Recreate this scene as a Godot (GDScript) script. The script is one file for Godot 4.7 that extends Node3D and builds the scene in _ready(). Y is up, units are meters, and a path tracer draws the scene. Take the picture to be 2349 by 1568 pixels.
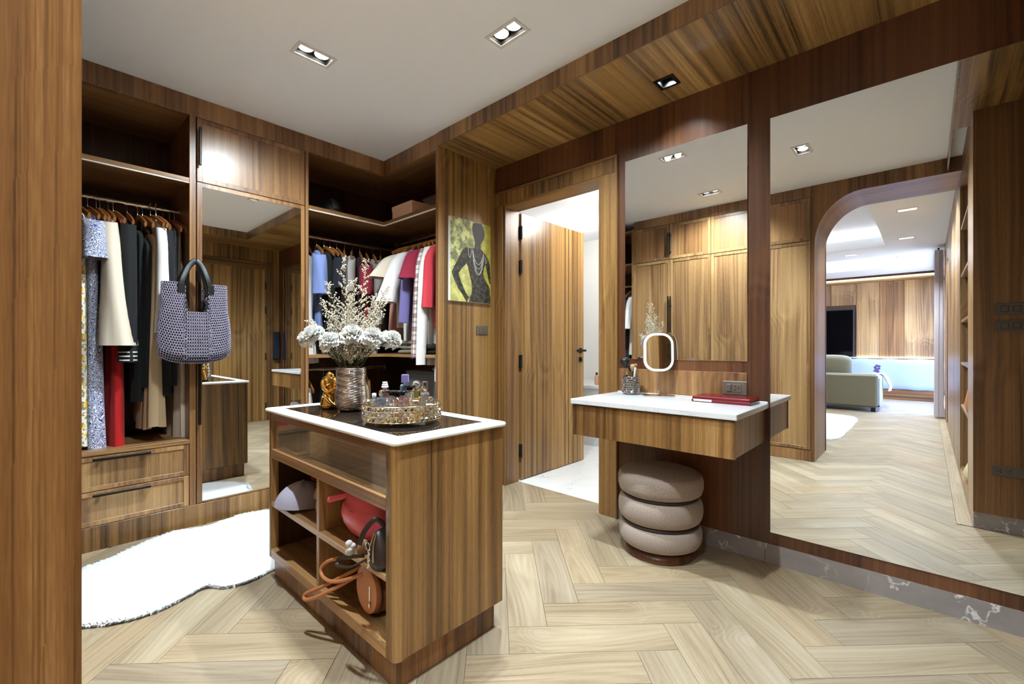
extends Node3D
# A walk-in wardrobe seen from the arch that opens to the bedroom.
# Room axes: u runs along the wardrobe wall (x), h is up (y), v runs from the arch to the wardrobe wall (-z).

const VA := 3.122      # front of the wardrobe wall
const UB := 2.433      # face of the mirror wall
const UC := 0.041      # face of the cupboard wall beside the arch
const HC := 2.5        # ceiling
const HS := 2.41       # underside of the timber bulkhead

var M := {}
var off := {}
var used := {}
var rng := RandomNumberGenerator.new()

class MB:
	var p := PackedVector3Array()
	var n := PackedVector3Array()
	var t := PackedVector2Array()
	var i := PackedInt32Array()
	var xf := Transform3D.IDENTITY

	func vert(a: Vector3, nn: Vector3, uv: Vector2) -> int:
		p.append(a); n.append(nn); t.append(uv)
		return p.size() - 1

	func tri(a: Vector3, b: Vector3, c: Vector3, nn: Vector3, uv := [Vector2.ZERO, Vector2.ZERO, Vector2.ZERO]) -> void:
		var k := p.size()
		vert(a, nn, uv[0]); vert(b, nn, uv[1]); vert(c, nn, uv[2])
		if (b - a).cross(c - a).dot(nn) > 0.0:
			i.append_array([k, k + 2, k + 1])
		else:
			i.append_array([k, k + 1, k + 2])

	func quad(a: Vector3, b: Vector3, c: Vector3, d: Vector3, nn: Vector3, ua := Vector2.ZERO, ub := Vector2.ZERO, uc := Vector2.ZERO, ud := Vector2.ZERO) -> void:
		var k := p.size()
		nn = nn.normalized()
		vert(a, nn, ua); vert(b, nn, ub); vert(c, nn, uc); vert(d, nn, ud)
		if (b - a).cross(c - a).dot(nn) > 0.0:
			i.append_array([k, k + 2, k + 1, k, k + 3, k + 2])
		else:
			i.append_array([k, k + 1, k + 2, k, k + 2, k + 3])

	func flat_uv(a: Vector3, ax: int, g: int, o: Vector2) -> Vector2:
		var al := g
		if g == ax:
			al = (ax + 1) % 3
		var ac := 3 - al - ax
		return Vector2(a[ac], a[al]) + o

	# a box with chamfered edges; g is the axis the grain runs along
	func box(lo: Vector3, hi: Vector3, g := 1, bev := 0.0, o := Vector2.ZERO) -> void:
		bev = minf(bev, 0.45 * minf(hi.x - lo.x, minf(hi.y - lo.y, hi.z - lo.z)))
		var c := (lo + hi) / 2.0
		var e := (hi - lo) / 2.0
		for ax in 3:
			var b1 := (ax + 1) % 3
			var b2 := (ax + 2) % 3
			for s in [-1.0, 1.0]:
				var q := []
				for w in [[-1.0, -1.0], [1.0, -1.0], [1.0, 1.0], [-1.0, 1.0]]:
					var a := Vector3.ZERO
					a[ax] = c[ax] + s * e[ax]
					a[b1] = c[b1] + w[0] * (e[b1] - bev)
					a[b2] = c[b2] + w[1] * (e[b2] - bev)
					q.append(a)
				var nn := Vector3.ZERO
				nn[ax] = s
				quad(q[0], q[1], q[2], q[3], nn, flat_uv(q[0], ax, g, o), flat_uv(q[1], ax, g, o), flat_uv(q[2], ax, g, o), flat_uv(q[3], ax, g, o))
		if bev <= 0.0:
			return
		for a in 3:
			var b := (a + 1) % 3
			var cc := (a + 2) % 3
			for sa in [-1.0, 1.0]:
				for sb in [-1.0, 1.0]:
					var q := []
					for w in [[a, -1.0], [a, 1.0], [b, 1.0], [b, -1.0]]:
						var x := Vector3.ZERO
						x[a] = c[a] + sa * (e[a] - (0.0 if w[0] == a else bev))
						x[b] = c[b] + sb * (e[b] - (0.0 if w[0] == b else bev))
						x[cc] = c[cc] + w[1] * (e[cc] - bev)
						q.append(x)
					var nn := Vector3.ZERO
					nn[a] = sa; nn[b] = sb
					quad(q[0], q[1], q[2], q[3], nn, flat_uv(q[0], a, g, o), flat_uv(q[1], a, g, o), flat_uv(q[2], a, g, o), flat_uv(q[3], a, g, o))
		for sx in [-1.0, 1.0]:
			for sy in [-1.0, 1.0]:
				for sz in [-1.0, 1.0]:
					var s := Vector3(sx, sy, sz)
					var q := []
					for ax in 3:
						var x := c + s * (e - Vector3(bev, bev, bev))
						x[ax] = c[ax] + s[ax] * e[ax]
						q.append(x)
					tri(q[0], q[1], q[2], s.normalized(), [flat_uv(q[0], 0, g, o), flat_uv(q[1], 0, g, o), flat_uv(q[2], 0, g, o)])

	# a slab with rectangular holes; ax is the axis of its thickness, rect and holes are [a0, a1, b0, b1] on the two other axes in order
	func slab(ax: int, k0: float, k1: float, rect: Array, holes: Array, g := 1, o := Vector2.ZERO) -> void:
		var b1 := 1 if ax == 0 else 0
		var b2 := 1 if ax == 2 else 2
		var xs := [rect[0], rect[1]]
		var ys := [rect[2], rect[3]]
		for hh in holes:
			xs.append_array([hh[0], hh[1]]); ys.append_array([hh[2], hh[3]])
		xs.sort(); ys.sort()
		for a in xs.size() - 1:
			for b in ys.size() - 1:
				if xs[a + 1] - xs[a] < 1e-5 or ys[b + 1] - ys[b] < 1e-5:
					continue
				var mx: float = (xs[a] + xs[a + 1]) / 2.0
				var my: float = (ys[b] + ys[b + 1]) / 2.0
				var open: bool = mx < rect[0] or mx > rect[1] or my < rect[2] or my > rect[3]
				for hh in holes:
					if mx > hh[0] and mx < hh[1] and my > hh[2] and my < hh[3]:
						open = true
				if open:
					continue
				var lo := Vector3.ZERO
				var hi := Vector3.ZERO
				lo[ax] = k0; hi[ax] = k1
				lo[b1] = xs[a]; hi[b1] = xs[a + 1]
				lo[b2] = ys[b]; hi[b2] = ys[b + 1]
				box(lo, hi, g, 0.0, o)

	# a surface of nx by ny cells from f(s, t); wrap joins s = 1 to s = 0
	func grid(nx: int, ny: int, f: Callable, wrap := false, uvs := Vector2.ONE, outward := true, turn := false) -> void:
		var k := p.size()
		var pts := PackedVector3Array()
		for b in ny + 1:
			for a in nx + 1:
				var ss := float(a) / nx
				if wrap and a == nx:
					pts.append(pts[b * (nx + 1)])
				else:
					pts.append(f.call(ss, float(b) / ny))
		var nn := PackedVector3Array()
		var mid := Vector3.ZERO
		for q in pts:
			mid += q
		mid /= pts.size()
		var sum := 0.0
		for b in ny + 1:
			for a in nx + 1:
				var a0 := a - 1
				var a1 := a + 1
				if wrap:
					a0 = posmod(a - 1, nx); a1 = posmod(a + 1, nx)
				else:
					a0 = maxi(a0, 0); a1 = mini(a1, nx)
				var b0 := maxi(b - 1, 0)
				var b1 := mini(b + 1, ny)
				var dx := pts[b * (nx + 1) + a1] - pts[b * (nx + 1) + a0]
				var dy := pts[b1 * (nx + 1) + a] - pts[b0 * (nx + 1) + a]
				if dx.length_squared() < 1e-14:
					var bb := b1 if b == 0 else b0
					dx = pts[bb * (nx + 1) + a1] - pts[bb * (nx + 1) + a0]
				var q := dx.cross(dy)
				q = q.normalized() if q.length_squared() > 1e-20 else Vector3.UP
				nn.append(q)
				sum += q.dot(pts[b * (nx + 1) + a] - mid)
		var sg := 1.0
		if (outward and sum < 0.0) or (not outward and turn):
			sg = -1.0
		for b in ny + 1:
			for a in nx + 1:
				vert(pts[b * (nx + 1) + a], nn[b * (nx + 1) + a] * sg, Vector2(float(a) / nx * uvs.x, float(b) / ny * uvs.y))
		for b in ny:
			for a in nx:
				var q := k + b * (nx + 1) + a
				if sg > 0.0:
					i.append_array([q, q + nx + 2, q + 1, q, q + nx + 1, q + nx + 2])
				else:
					i.append_array([q, q + 1, q + nx + 2, q, q + nx + 2, q + nx + 1])

	# profile of (radius, height) turned round the y axis at c
	func lathe(prof: Array, c := Vector3.ZERO, segs := 24, sx := 1.0, sz := 1.0) -> void:
		var m := prof.size() - 1
		grid(segs, m, func(s, t):
			var q: Vector2 = prof[int(round(t * m))]
			var a: float = s * TAU
			return c + Vector3(cos(a) * q.x * sx, q.y, sin(a) * q.x * sz), true)

	func ball(c: Vector3, r: Vector3, nx := 14, ny := 9, bs := Basis.IDENTITY) -> void:
		grid(nx, ny, func(s, t):
			var a: float = s * TAU
			var b: float = (t - 0.5) * PI * 0.9999
			return c + bs * (Vector3(cos(a) * cos(b), sin(b), sin(a) * cos(b)) * r), true)

	# a tube through the points; r is a number or one radius per point; sq flattens the section
	func tube(pts: Array, r, sides := 8, caps := true, sq := Vector2.ONE, up := Vector3.ZERO) -> void:
		var m := pts.size()
		var fr := []
		var ref := up
		for a in m:
			var d: Vector3 = (pts[mini(a + 1, m - 1)] - pts[maxi(a - 1, 0)]).normalized()
			if ref == Vector3.ZERO:
				ref = Vector3.UP if absf(d.y) < 0.9 else Vector3.RIGHT
			var x: Vector3 = (ref - d * ref.dot(d)).normalized()
			if up == Vector3.ZERO:
				ref = x
			fr.append([x, d.cross(x)])
		var k := p.size()
		var run := 0.0
		for a in m:
			if a > 0:
				run += (pts[a] - pts[a - 1]).length()
			var rr: float = r[a] if r is Array else r
			for b in sides + 1:
				var an := float(b) / sides * TAU
				var nn: Vector3 = (fr[a][0] * cos(an) / sq.x + fr[a][1] * sin(an) / sq.y).normalized()
				vert(pts[a] + (fr[a][0] * cos(an) * sq.x + fr[a][1] * sin(an) * sq.y) * rr, nn, Vector2(an * rr, run))
		for a in m - 1:
			for b in sides:
				var q := k + a * (sides + 1) + b
				i.append_array([q, q + sides + 2, q + 1, q, q + sides + 1, q + sides + 2])
		if caps:
			for e in [0, m - 1]:
				var d: Vector3 = (pts[1] - pts[0]) if e == 0 else (pts[m - 1] - pts[m - 2])
				var nn: Vector3 = d.normalized() * (-1.0 if e == 0 else 1.0)
				for b in range(1, sides - 1):
					tri(p[k + e * (sides + 1)], p[k + e * (sides + 1) + b], p[k + e * (sides + 1) + b + 1], nn)

	# a flat outline (x, y) given thickness along z
	func plate(poly: PackedVector2Array, z0: float, z1: float, g := 1) -> void:
		var ids := Geometry2D.triangulate_polygon(poly)
		for s in [0, 1]:
			var z := z0 if s == 0 else z1
			var nn := Vector3(0, 0, -1.0 if z0 < z1 else 1.0) * (1.0 if s == 0 else -1.0)
			for a in range(0, ids.size(), 3):
				var q := []
				for b in 3:
					q.append(poly[ids[a + b]])
				var uv := []
				for x in q:
					uv.append(x if g == 1 else Vector2(x.y, x.x))
				tri(Vector3(q[0].x, q[0].y, z), Vector3(q[1].x, q[1].y, z), Vector3(q[2].x, q[2].y, z), nn, uv)
		var run := 0.0
		var cw := Geometry2D.is_polygon_clockwise(poly)
		for a in poly.size():
			var x := poly[a]
			var y := poly[(a + 1) % poly.size()]
			var d := y - x
			var nn := Vector3(d.y, -d.x, 0) * (-1.0 if cw else 1.0)
			quad(Vector3(x.x, x.y, z0), Vector3(y.x, y.y, z0), Vector3(y.x, y.y, z1), Vector3(x.x, x.y, z1), nn, Vector2(z0, run), Vector2(z0, run + d.length()), Vector2(z1, run + d.length()), Vector2(z1, run))
			run += d.length()

	func mesh() -> ArrayMesh:
		if xf != Transform3D.IDENTITY:
			for a in p.size():
				p[a] = xf * p[a]
				n[a] = (xf.basis * n[a]).normalized()
		var arr := []
		arr.resize(Mesh.ARRAY_MAX)
		arr[Mesh.ARRAY_VERTEX] = p
		arr[Mesh.ARRAY_NORMAL] = n
		arr[Mesh.ARRAY_TEX_UV] = t
		arr[Mesh.ARRAY_INDEX] = i
		var am := ArrayMesh.new()
		am.add_surface_from_arrays(Mesh.PRIMITIVE_TRIANGLES, arr)
		return am

# ---------------------------------------------------------------- naming

func numbered(called: String) -> String:
	if not used.has(called):
		used[called] = 0
		return called
	used[called] += 1
	return "%s_%03d" % [called, used[called]]

func P(u: float, h: float, v: float) -> Vector3:
	return Vector3(u, h, -v)

func thing(called: String, label: String, category: String, at := Vector3.ZERO, group := "", turn := Basis.IDENTITY) -> Node3D:
	var o := Node3D.new()
	o.name = numbered(called)
	add_child(o)
	o.transform = Transform3D(turn, at)
	o.set_meta("label", label)
	o.set_meta("category", category)
	if group != "":
		o.set_meta("group", group)
	off[o] = -at if turn == Basis.IDENTITY else Vector3.ZERO
	return o

# one named mesh: a part of a thing (its shape given in the room's axes unless local), or a thing of its own
func obj(called: String, mb: MB, m: Material, parent: Node3D = self, local := false) -> MeshInstance3D:
	return put(called, mb.mesh(), m, parent, local)

func put(called: String, mesh: Mesh, m: Material, parent: Node3D = self, local := false) -> MeshInstance3D:
	var o := MeshInstance3D.new()
	o.mesh = mesh
	o.material_override = m
	o.cast_shadow = GeometryInstance3D.SHADOW_CASTING_SETTING_ON
	o.name = numbered(called) if parent == self else called
	parent.add_child(o, true)
	if parent != self and off.has(parent) and not local:
		o.position = off[parent]
	return o

func tag(o: Node3D, label: String, category: String, group := "") -> Node3D:
	o.set_meta("label", label)
	o.set_meta("category", category)
	if group != "":
		o.set_meta("group", group)
	return o

func struct(called: String, mb: MB, m: Material, label: String) -> MeshInstance3D:
	var o := obj(called, mb, m)
	o.set_meta("kind", "structure")
	o.set_meta("label", label)
	o.set_meta("category", called.split("_")[0])
	return o

func copy(o: Node3D, label: String, xf: Transform3D) -> Node3D:
	var c := o.duplicate() as Node3D
	c.name = numbered(String(o.name).rstrip("_0123456789"))
	add_child(c)
	c.transform = xf
	c.set_meta("label", label)
	return c

# a box in room axes
func rb(mb: MB, u0: float, u1: float, h0: float, h1: float, v0: float, v1: float, g := 1, bev := 0.0015, o := Vector2.INF) -> void:
	if o == Vector2.INF:
		o = Vector2(rng.randf(), rng.randf()) * 3.0
	mb.box(Vector3(u0, h0, -v1), Vector3(u1, h1, -v0), g, bev, o)

func bx(called: String, m: Material, parent: Node3D, u0: float, u1: float, h0: float, h1: float, v0: float, v1: float, g := 1, bev := 0.0015) -> MeshInstance3D:
	var mb := MB.new()
	rb(mb, u0, u1, h0, h1, v0, v1, g, bev)
	return obj(called, mb, m, parent)

# frames of the walls: x runs to the viewer's right, y up, z out of the wall
func wall_a(v := VA) -> Transform3D:
	return Transform3D(Basis.IDENTITY, Vector3(0, 0, -v))
func wall_b(u := UB) -> Transform3D:
	return Transform3D(Basis(Vector3(0, 0, 1), Vector3(0, 1, 0), Vector3(-1, 0, 0)), Vector3(u, 0, 0))
func wall_c(u := UC) -> Transform3D:
	return Transform3D(Basis(Vector3(0, 0, -1), Vector3(0, 1, 0), Vector3(1, 0, 0)), Vector3(u, 0, 0))
func wall_d(v := -0.6) -> Transform3D:
	return Transform3D(Basis(Vector3(-1, 0, 0), Vector3(0, 1, 0), Vector3(0, 0, -1)), Vector3(0, 0, -v))

func lb(xf: Transform3D, x0: float, x1: float, y0: float, y1: float, z0: float, z1: float, g := 1, bev := 0.0015) -> MB:
	var mb := MB.new()
	mb.xf = xf
	mb.box(Vector3(x0, y0, z0), Vector3(x1, y1, z1), g, bev, Vector2(rng.randf(), rng.randf()) * 3.0)
	return mb

func lbx(called: String, m: Material, parent: Node3D, xf: Transform3D, x0: float, x1: float, y0: float, y1: float, z0: float, z1: float, g := 1, bev := 0.0015) -> MeshInstance3D:
	return obj(called, lb(xf, x0, x1, y0, y1, z0, z1, g, bev), m, parent)

func bar_handle(parent: Node3D, xf: Transform3D, x0: float, x1: float, y0: float, y1: float, z: float) -> void:
	var mb := lb(xf, x0, x1, y0, y1, z + 0.018, z + 0.030, 1, 0.003)
	var up := (y1 - y0) > (x1 - x0)
	for s in [0.12, 0.88]:
		if up:
			var y := lerpf(y0, y1, s)
			mb.box(Vector3(x0 + 0.003, y - 0.006, z), Vector3(x1 - 0.003, y + 0.006, z + 0.02))
		else:
			var x := lerpf(x0, x1, s)
			mb.box(Vector3(x - 0.006, y0 + 0.003, z), Vector3(x + 0.006, y1 - 0.003, z + 0.02))
	obj("handle", mb, M.bronze, parent)

# a framed cupboard front: a frame standing proud of a recessed panel
func framed_front(called: String, parent: Node3D, xf: Transform3D, x0: float, x1: float, y0: float, y1: float, w: float, m: Material, fm: Material, deep := 0.006) -> MeshInstance3D:
	var mb := MB.new()
	mb.xf = xf
	var o := Vector2(rng.randf(), rng.randf()) * 3.0
	mb.box(Vector3(x0, y0, -0.012), Vector3(x0 + w, y1, 0.008), 1, 0.0012, o)
	mb.box(Vector3(x1 - w, y0, -0.012), Vector3(x1, y1, 0.008), 1, 0.0012, o + Vector2(0.3, 0))
	mb.box(Vector3(x0 + w, y0, -0.012), Vector3(x1 - w, y0 + w, 0.0076), 1, 0.0012, o + Vector2(0.5, 0.4))
	mb.box(Vector3(x0 + w, y1 - w, -0.012), Vector3(x1 - w, y1, 0.0076), 1, 0.0012, o + Vector2(0.7, 0.4))
	var fr := obj(called, mb, fm, parent)
	var pb := lb(xf, x0 + w - 0.004, x1 - w + 0.004, y0 + w - 0.004, y1 - w + 0.004, -0.01, 0.008 - deep, 1, 0.0)
	obj("panel", pb, m, fr)
	return fr

# a slab with rounded corners and edges, and a rectangular hole when inner is given; rects are [u0, u1, v0, v1]
func ring_slab(mb: MB, outer: Array, r: float, inner: Array, h0: float, h1: float, bull: float) -> void:
	var po := []
	var pin := []
	var cs := [[outer[1] - r, outer[3] - r, inner[1], inner[3]], [outer[0] + r, outer[3] - r, inner[0], inner[3]], [outer[0] + r, outer[2] + r, inner[0], inner[2]], [outer[1] - r, outer[2] + r, inner[1], inner[2]]]
	for c in 4:
		for s in 9:
			var a := (c + s / 8.0) * PI / 2.0
			po.append([Vector2(cs[c][0], cs[c][1]), Vector2(cos(a), sin(a))])
			pin.append(Vector2(cs[c][2], cs[c][3]))
	var prof := []   # (inset from the outer edge, height); inset -1 stands for the inner edge
	prof.append([-1.0, h0])
	prof.append([bull + 0.004, h0])
	for s in 9:
		var a := -PI / 2.0 + PI * s / 8.0
		prof.append([bull * (1.0 - cos(a)), (h0 + h1) / 2.0 + (h1 - h0) / 2.0 * sin(a)])
	prof.append([bull + 0.004, h1])
	prof.append([-0.5, h1])
	prof.append([-1.0, h1])
	var nx := po.size()
	var ny := prof.size() - 1
	mb.grid(nx, ny, func(s, t):
		var a := posmod(int(round(s * nx)), nx)
		var q: Array = prof[int(round(t * ny))]
		var rad: Vector2 = po[a][0] + po[a][1] * (r - maxf(q[0], 0.0))
		if q[0] == -1.0:
			rad = pin[a]
		elif q[0] == -0.5:
			rad = pin[a].lerp(rad, 0.03)
		return P(rad.x, q[1], rad.y), true, Vector2(2.5, 0.4))

func cr(pts: Array, per := 6) -> Array:   # Catmull-Rom through the points
	var out := []
	for a in pts.size() - 1:
		var p0: Vector3 = pts[maxi(a - 1, 0)]
		var p1: Vector3 = pts[a]
		var p2: Vector3 = pts[a + 1]
		var p3: Vector3 = pts[mini(a + 2, pts.size() - 1)]
		for s in per:
			out.append(p1.cubic_interpolate(p2, p0, p3, float(s) / per))
	out.append(pts[-1])
	return out

# ---------------------------------------------------------------- the scene

const SPOT_E := 2.5
const BED_E := 1.6
const BATH_E := 0.085
const LINE_E := 0.16
const LAMP := Color(0.90, 0.965, 1.0)
const COVE_E := 2.2

func _ready() -> void:
	rng.seed = 20
	# camera: level, with the lens shifted a little so that the horizon lies at row 793 of 1568
	var cam := Camera3D.new()
	cam.name = "camera"
	add_child(cam)
	cam.near = 0.05
	cam.far = 60.0
	cam.set_frustum(0.05 * 1568.0 / 1023.7, Vector2(0, 0.05 * 9.0 / 1023.7), 0.05, 60.0)
	cam.position = Vector3(0, 1.05, 0)
	cam.look_at_from_position(cam.position, cam.position + Vector3(0.73286, 0, -0.68037))
	cam.current = true
	# daylight outside the bedroom window
	var we := WorldEnvironment.new()
	we.name = "environment"
	add_child(we)
	var e := Environment.new()
	var sk := ProceduralSkyMaterial.new()
	sk.sky_top_color = Color(0.42, 0.56, 0.86)
	sk.sky_horizon_color = Color(0.70, 0.78, 0.92)
	sk.ground_bottom_color = Color(0.35, 0.36, 0.38)
	sk.ground_horizon_color = Color(0.62, 0.68, 0.78)
	var sky := Sky.new()
	sky.sky_material = sk
	e.sky = sky
	e.background_mode = Environment.BG_SKY
	e.background_energy_multiplier = 34.0
	e.ambient_light_source = Environment.AMBIENT_SOURCE_BG
	e.tonemap_mode = Environment.TONE_MAPPER_LINEAR
	e.tonemap_exposure = 1.45
	e.sdfgi_enabled = true
	e.ssao_enabled = true
	e.ssil_enabled = true
	we.environment = e
	make_materials()
	for k in 4:
		downlight(SPOTS[k], ["double downlight nearest the wardrobe wall", "double downlight between the island and the mirror wall", "double downlight in front of the teak cupboards", "double downlight nearest the arch"][k])
	build_setting()
	build_wardrobes()
	build_mirrors()
	build_doors()
	build_vanity()
	build_island()
	build_stool()
	build_rug()
	build_wardrobe_items()
	build_clothes()
	build_tote()
	build_island_top()
	build_cubbies()
	build_vanity_items()
	build_wall_things()
	build_bathroom()
	build_niche()
	build_bedroom()

# ---------------------------------------------------------------- materials

func noise_img(seed_: int, freq: float, w: int, h: int, W: int, H: int, oct := 3) -> PackedByteArray:
	var f := FastNoiseLite.new()
	f.seed = seed_
	f.noise_type = FastNoiseLite.TYPE_SIMPLEX_SMOOTH
	f.frequency = freq
	f.fractal_octaves = oct
	var im := f.get_seamless_image(w, h)
	im.convert(Image.FORMAT_L8)
	if w != W or h != H:   # padded by its own wrap, so that the enlarged picture still repeats without a seam
		var pad := Image.create_empty(w + 8, h + 8, false, Image.FORMAT_L8)
		for a in [-1, 0, 1]:
			for b in [-1, 0, 1]:
				pad.blit_rect(im, Rect2i(0, 0, w, h), Vector2i(4 + a * w, 4 + b * h))
		pad.resize((w + 8) * W / w, (h + 8) * H / h, Image.INTERPOLATE_CUBIC)
		im = pad.get_region(Rect2i(4 * W / w, 4 * H / h, W, H))
	return im.get_data()

func lut(stops: Array) -> PackedByteArray:
	var g := Gradient.new()
	g.offsets = PackedFloat32Array(stops.map(func(s): return s[0]))
	g.colors = PackedColorArray(stops.map(func(s): return Color8(s[1], s[2], s[3])))
	var out := PackedByteArray()
	for k in 256:
		var c := g.sample(k / 255.0)
		out.append_array([int(c.r * 255), int(c.g * 255), int(c.b * 255)])
	return out

func tex_of(buf: PackedByteArray, W: int, H: int) -> ImageTexture:
	var im := Image.create_from_data(W, H, false, Image.FORMAT_RGB8, buf)
	im.generate_mipmaps()
	return ImageTexture.create_from_image(im)

# straight-grained veneer: stripes along y that wander a little, fine pores, and broad figure with cathedral loops
func wood(seed_: int, stops: Array, loops: float, stripe: float, fine: float, wander: float) -> ImageTexture:
	var W := 1024
	var H := 1024
	var warp := noise_img(seed_, 0.006, 128, 128, W, H, 2)
	var broad := noise_img(seed_ + 1, 0.012, 128, 16, W, H, 2)
	var med := noise_img(seed_ + 2, 0.05, 512, 8, W, H, 3)
	var line := noise_img(seed_ + 4, 0.22, 1024, 8, W, H, 2)
	var pore := noise_img(seed_ + 3, 0.3, 1024, 128, W, H, 2)
	var l := lut(stops)
	var buf := PackedByteArray()
	buf.resize(W * H * 3)
	var o := 0
	for y in H:
		var row := y * W
		for x in W:
			var k := row + posmod(int(x + (warp[row + x] - 128) * wander), W)
			var b := broad[k] / 255.0
			var ln := clampf((0.40 - line[k] / 255.0) * 5.0, 0.0, 1.0)
			var v := b * 0.45 + (0.5 + 0.5 * sin(b * loops)) * 0.16 + (med[k] / 255.0 - 0.5) * stripe + (pore[row + x] / 255.0 - 0.5) * fine - ln * fine * 1.1 + 0.23
			var q := clampi(int(v * 255.0), 0, 255) * 3
			buf[o] = l[q]; buf[o + 1] = l[q + 1]; buf[o + 2] = l[q + 2]
			o += 3
	return tex_of(buf, W, H)

func marble(seed_: int, base: Color, cloud: Color, vein: Color, veins: float, sharp: float) -> ImageTexture:
	var W := 512
	var H := 512
	var a := noise_img(seed_, 0.008, 256, 256, W, H, 4)
	var b := noise_img(seed_ + 1, 0.014, 256, 256, W, H, 5)
	var c := noise_img(seed_ + 2, 0.03, 256, 256, W, H, 3)
	var buf := PackedByteArray()
	buf.resize(W * H * 3)
	for k in W * H:
		var q := absf(b[k] / 255.0 - 0.5 + (c[k] / 255.0 - 0.5) * 0.08)
		var vn := clampf(1.0 - q * sharp, 0.0, 1.0) * veins * clampf(a[k] / 255.0 * 2.0 - 0.7, 0.0, 1.0)
		var col := base.lerp(cloud, clampf(c[k] / 255.0 * 0.5 + a[k] / 255.0 * 0.6 - 0.3, 0.0, 1.0)).lerp(vein, vn)
		buf[k * 3] = int(col.r * 255); buf[k * 3 + 1] = int(col.g * 255); buf[k * 3 + 2] = int(col.b * 255)
	return tex_of(buf, W, H)

func mottle(seed_: int, freq: float, a: Color, b: Color, W := 256) -> ImageTexture:
	var d := noise_img(seed_, freq, W, W, W, W, 4)
	var buf := PackedByteArray()
	buf.resize(W * W * 3)
	for k in W * W:
		var col := a.lerp(b, clampf((d[k] / 255.0 - 0.5) * 1.6 + 0.5, 0.0, 1.0))
		buf[k * 3] = int(col.r * 255); buf[k * 3 + 1] = int(col.g * 255); buf[k * 3 + 2] = int(col.b * 255)
	return tex_of(buf, W, W)

# cloth prints: bands of noise contours (floral scroll), plaid, dots, stripes
func cloth_print(kind: String, cols: Array) -> ImageTexture:
	var W := 256
	var n1 := noise_img(71, 0.03, W, W, W, W, 2)
	var n2 := noise_img(72, 0.05, W, W, W, W, 2)
	var buf := PackedByteArray()
	buf.resize(W * W * 3)
	for y in W:
		for x in W:
			var k := y * W + x
			var col: Color = cols[0]
			if kind == "scroll":
				var s := sin(n1[k] / 255.0 * 34.0)
				if s > 0.35: col = cols[1]
				elif s > 0.05: col = cols[2]
				if n2[k] > 158: col = cols[1] if sin(n2[k] * 0.5) > 0.0 else cols[0]
			elif kind == "blossom":
				if n1[k] > 150: col = cols[1]
				if n2[k] > 168: col = cols[2]
			elif kind == "plaid":
				var bx_ := float(x % 64) / 64.0
				var by_ := float(y % 64) / 64.0
				var q := 0.0
				if bx_ < 0.36: q += 0.5
				if by_ < 0.36: q += 0.5
				col = cols[0].lerp(cols[1], q)
				for s in [0.1, 0.26, 0.62, 0.7]:
					if absf(bx_ - s) < 0.016 or absf(by_ - s) < 0.016: col = cols[2]
			elif kind == "dots":
				if Vector2(x % 16 - 8, y % 16 - 8).length() < 3.6: col = cols[1]
			elif kind == "stripes":
				if x % 32 < 12: col = cols[1]
			elif kind == "sequin":
				if (n1[k] * 7 + n2[k] * 13) % 53 < 5: col = cols[1]
			elif kind == "chevron":
				if (x + absi(y % 64 - 32)) % 16 < 6: col = cols[1]
			buf[k * 3] = int(col.r * 255); buf[k * 3 + 1] = int(col.g * 255); buf[k * 3 + 2] = int(col.b * 255)
	return tex_of(buf, W, W)

func mat(key: String, col: Color, rough := 0.5, metal := 0.0, tex: Texture2D = null, sc := Vector2.ONE) -> StandardMaterial3D:
	var m := StandardMaterial3D.new()
	m.resource_name = key
	m.albedo_color = col
	m.roughness = rough
	m.metallic = metal
	if tex != null:
		m.albedo_texture = tex
		m.uv1_scale = Vector3(sc.x, sc.y, 1)
	M[key] = m
	return m

func glow(key: String, col: Color, e: float) -> StandardMaterial3D:
	var m := mat(key, Color(0.9, 0.9, 0.9), 0.4)
	m.emission_enabled = true
	m.emission = col
	m.emission_energy_multiplier = e
	return m

func glass(key: String, col: Color, a := 0.04, r := 0.0) -> StandardMaterial3D:
	var m := mat(key, Color(col.r, col.g, col.b, a), r)
	m.transparency = BaseMaterial3D.TRANSPARENCY_ALPHA
	m.refraction_enabled = true
	m.refraction_scale = 0.05
	return m

func pane(key: String, col: Color, a := 0.06) -> StandardMaterial3D:
	var m := mat(key, Color(col.r, col.g, col.b, a), 0.02)
	m.transparency = BaseMaterial3D.TRANSPARENCY_ALPHA
	return m

func cloth(key: String, col: Color, tex: Texture2D = null, sc := Vector2.ONE, rim := 0.35) -> StandardMaterial3D:
	var m := mat(key, col, 0.9, 0.0, tex, sc)
	m.rim_enabled = true
	m.rim = rim
	m.rim_tint = 0.6
	return m

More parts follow.
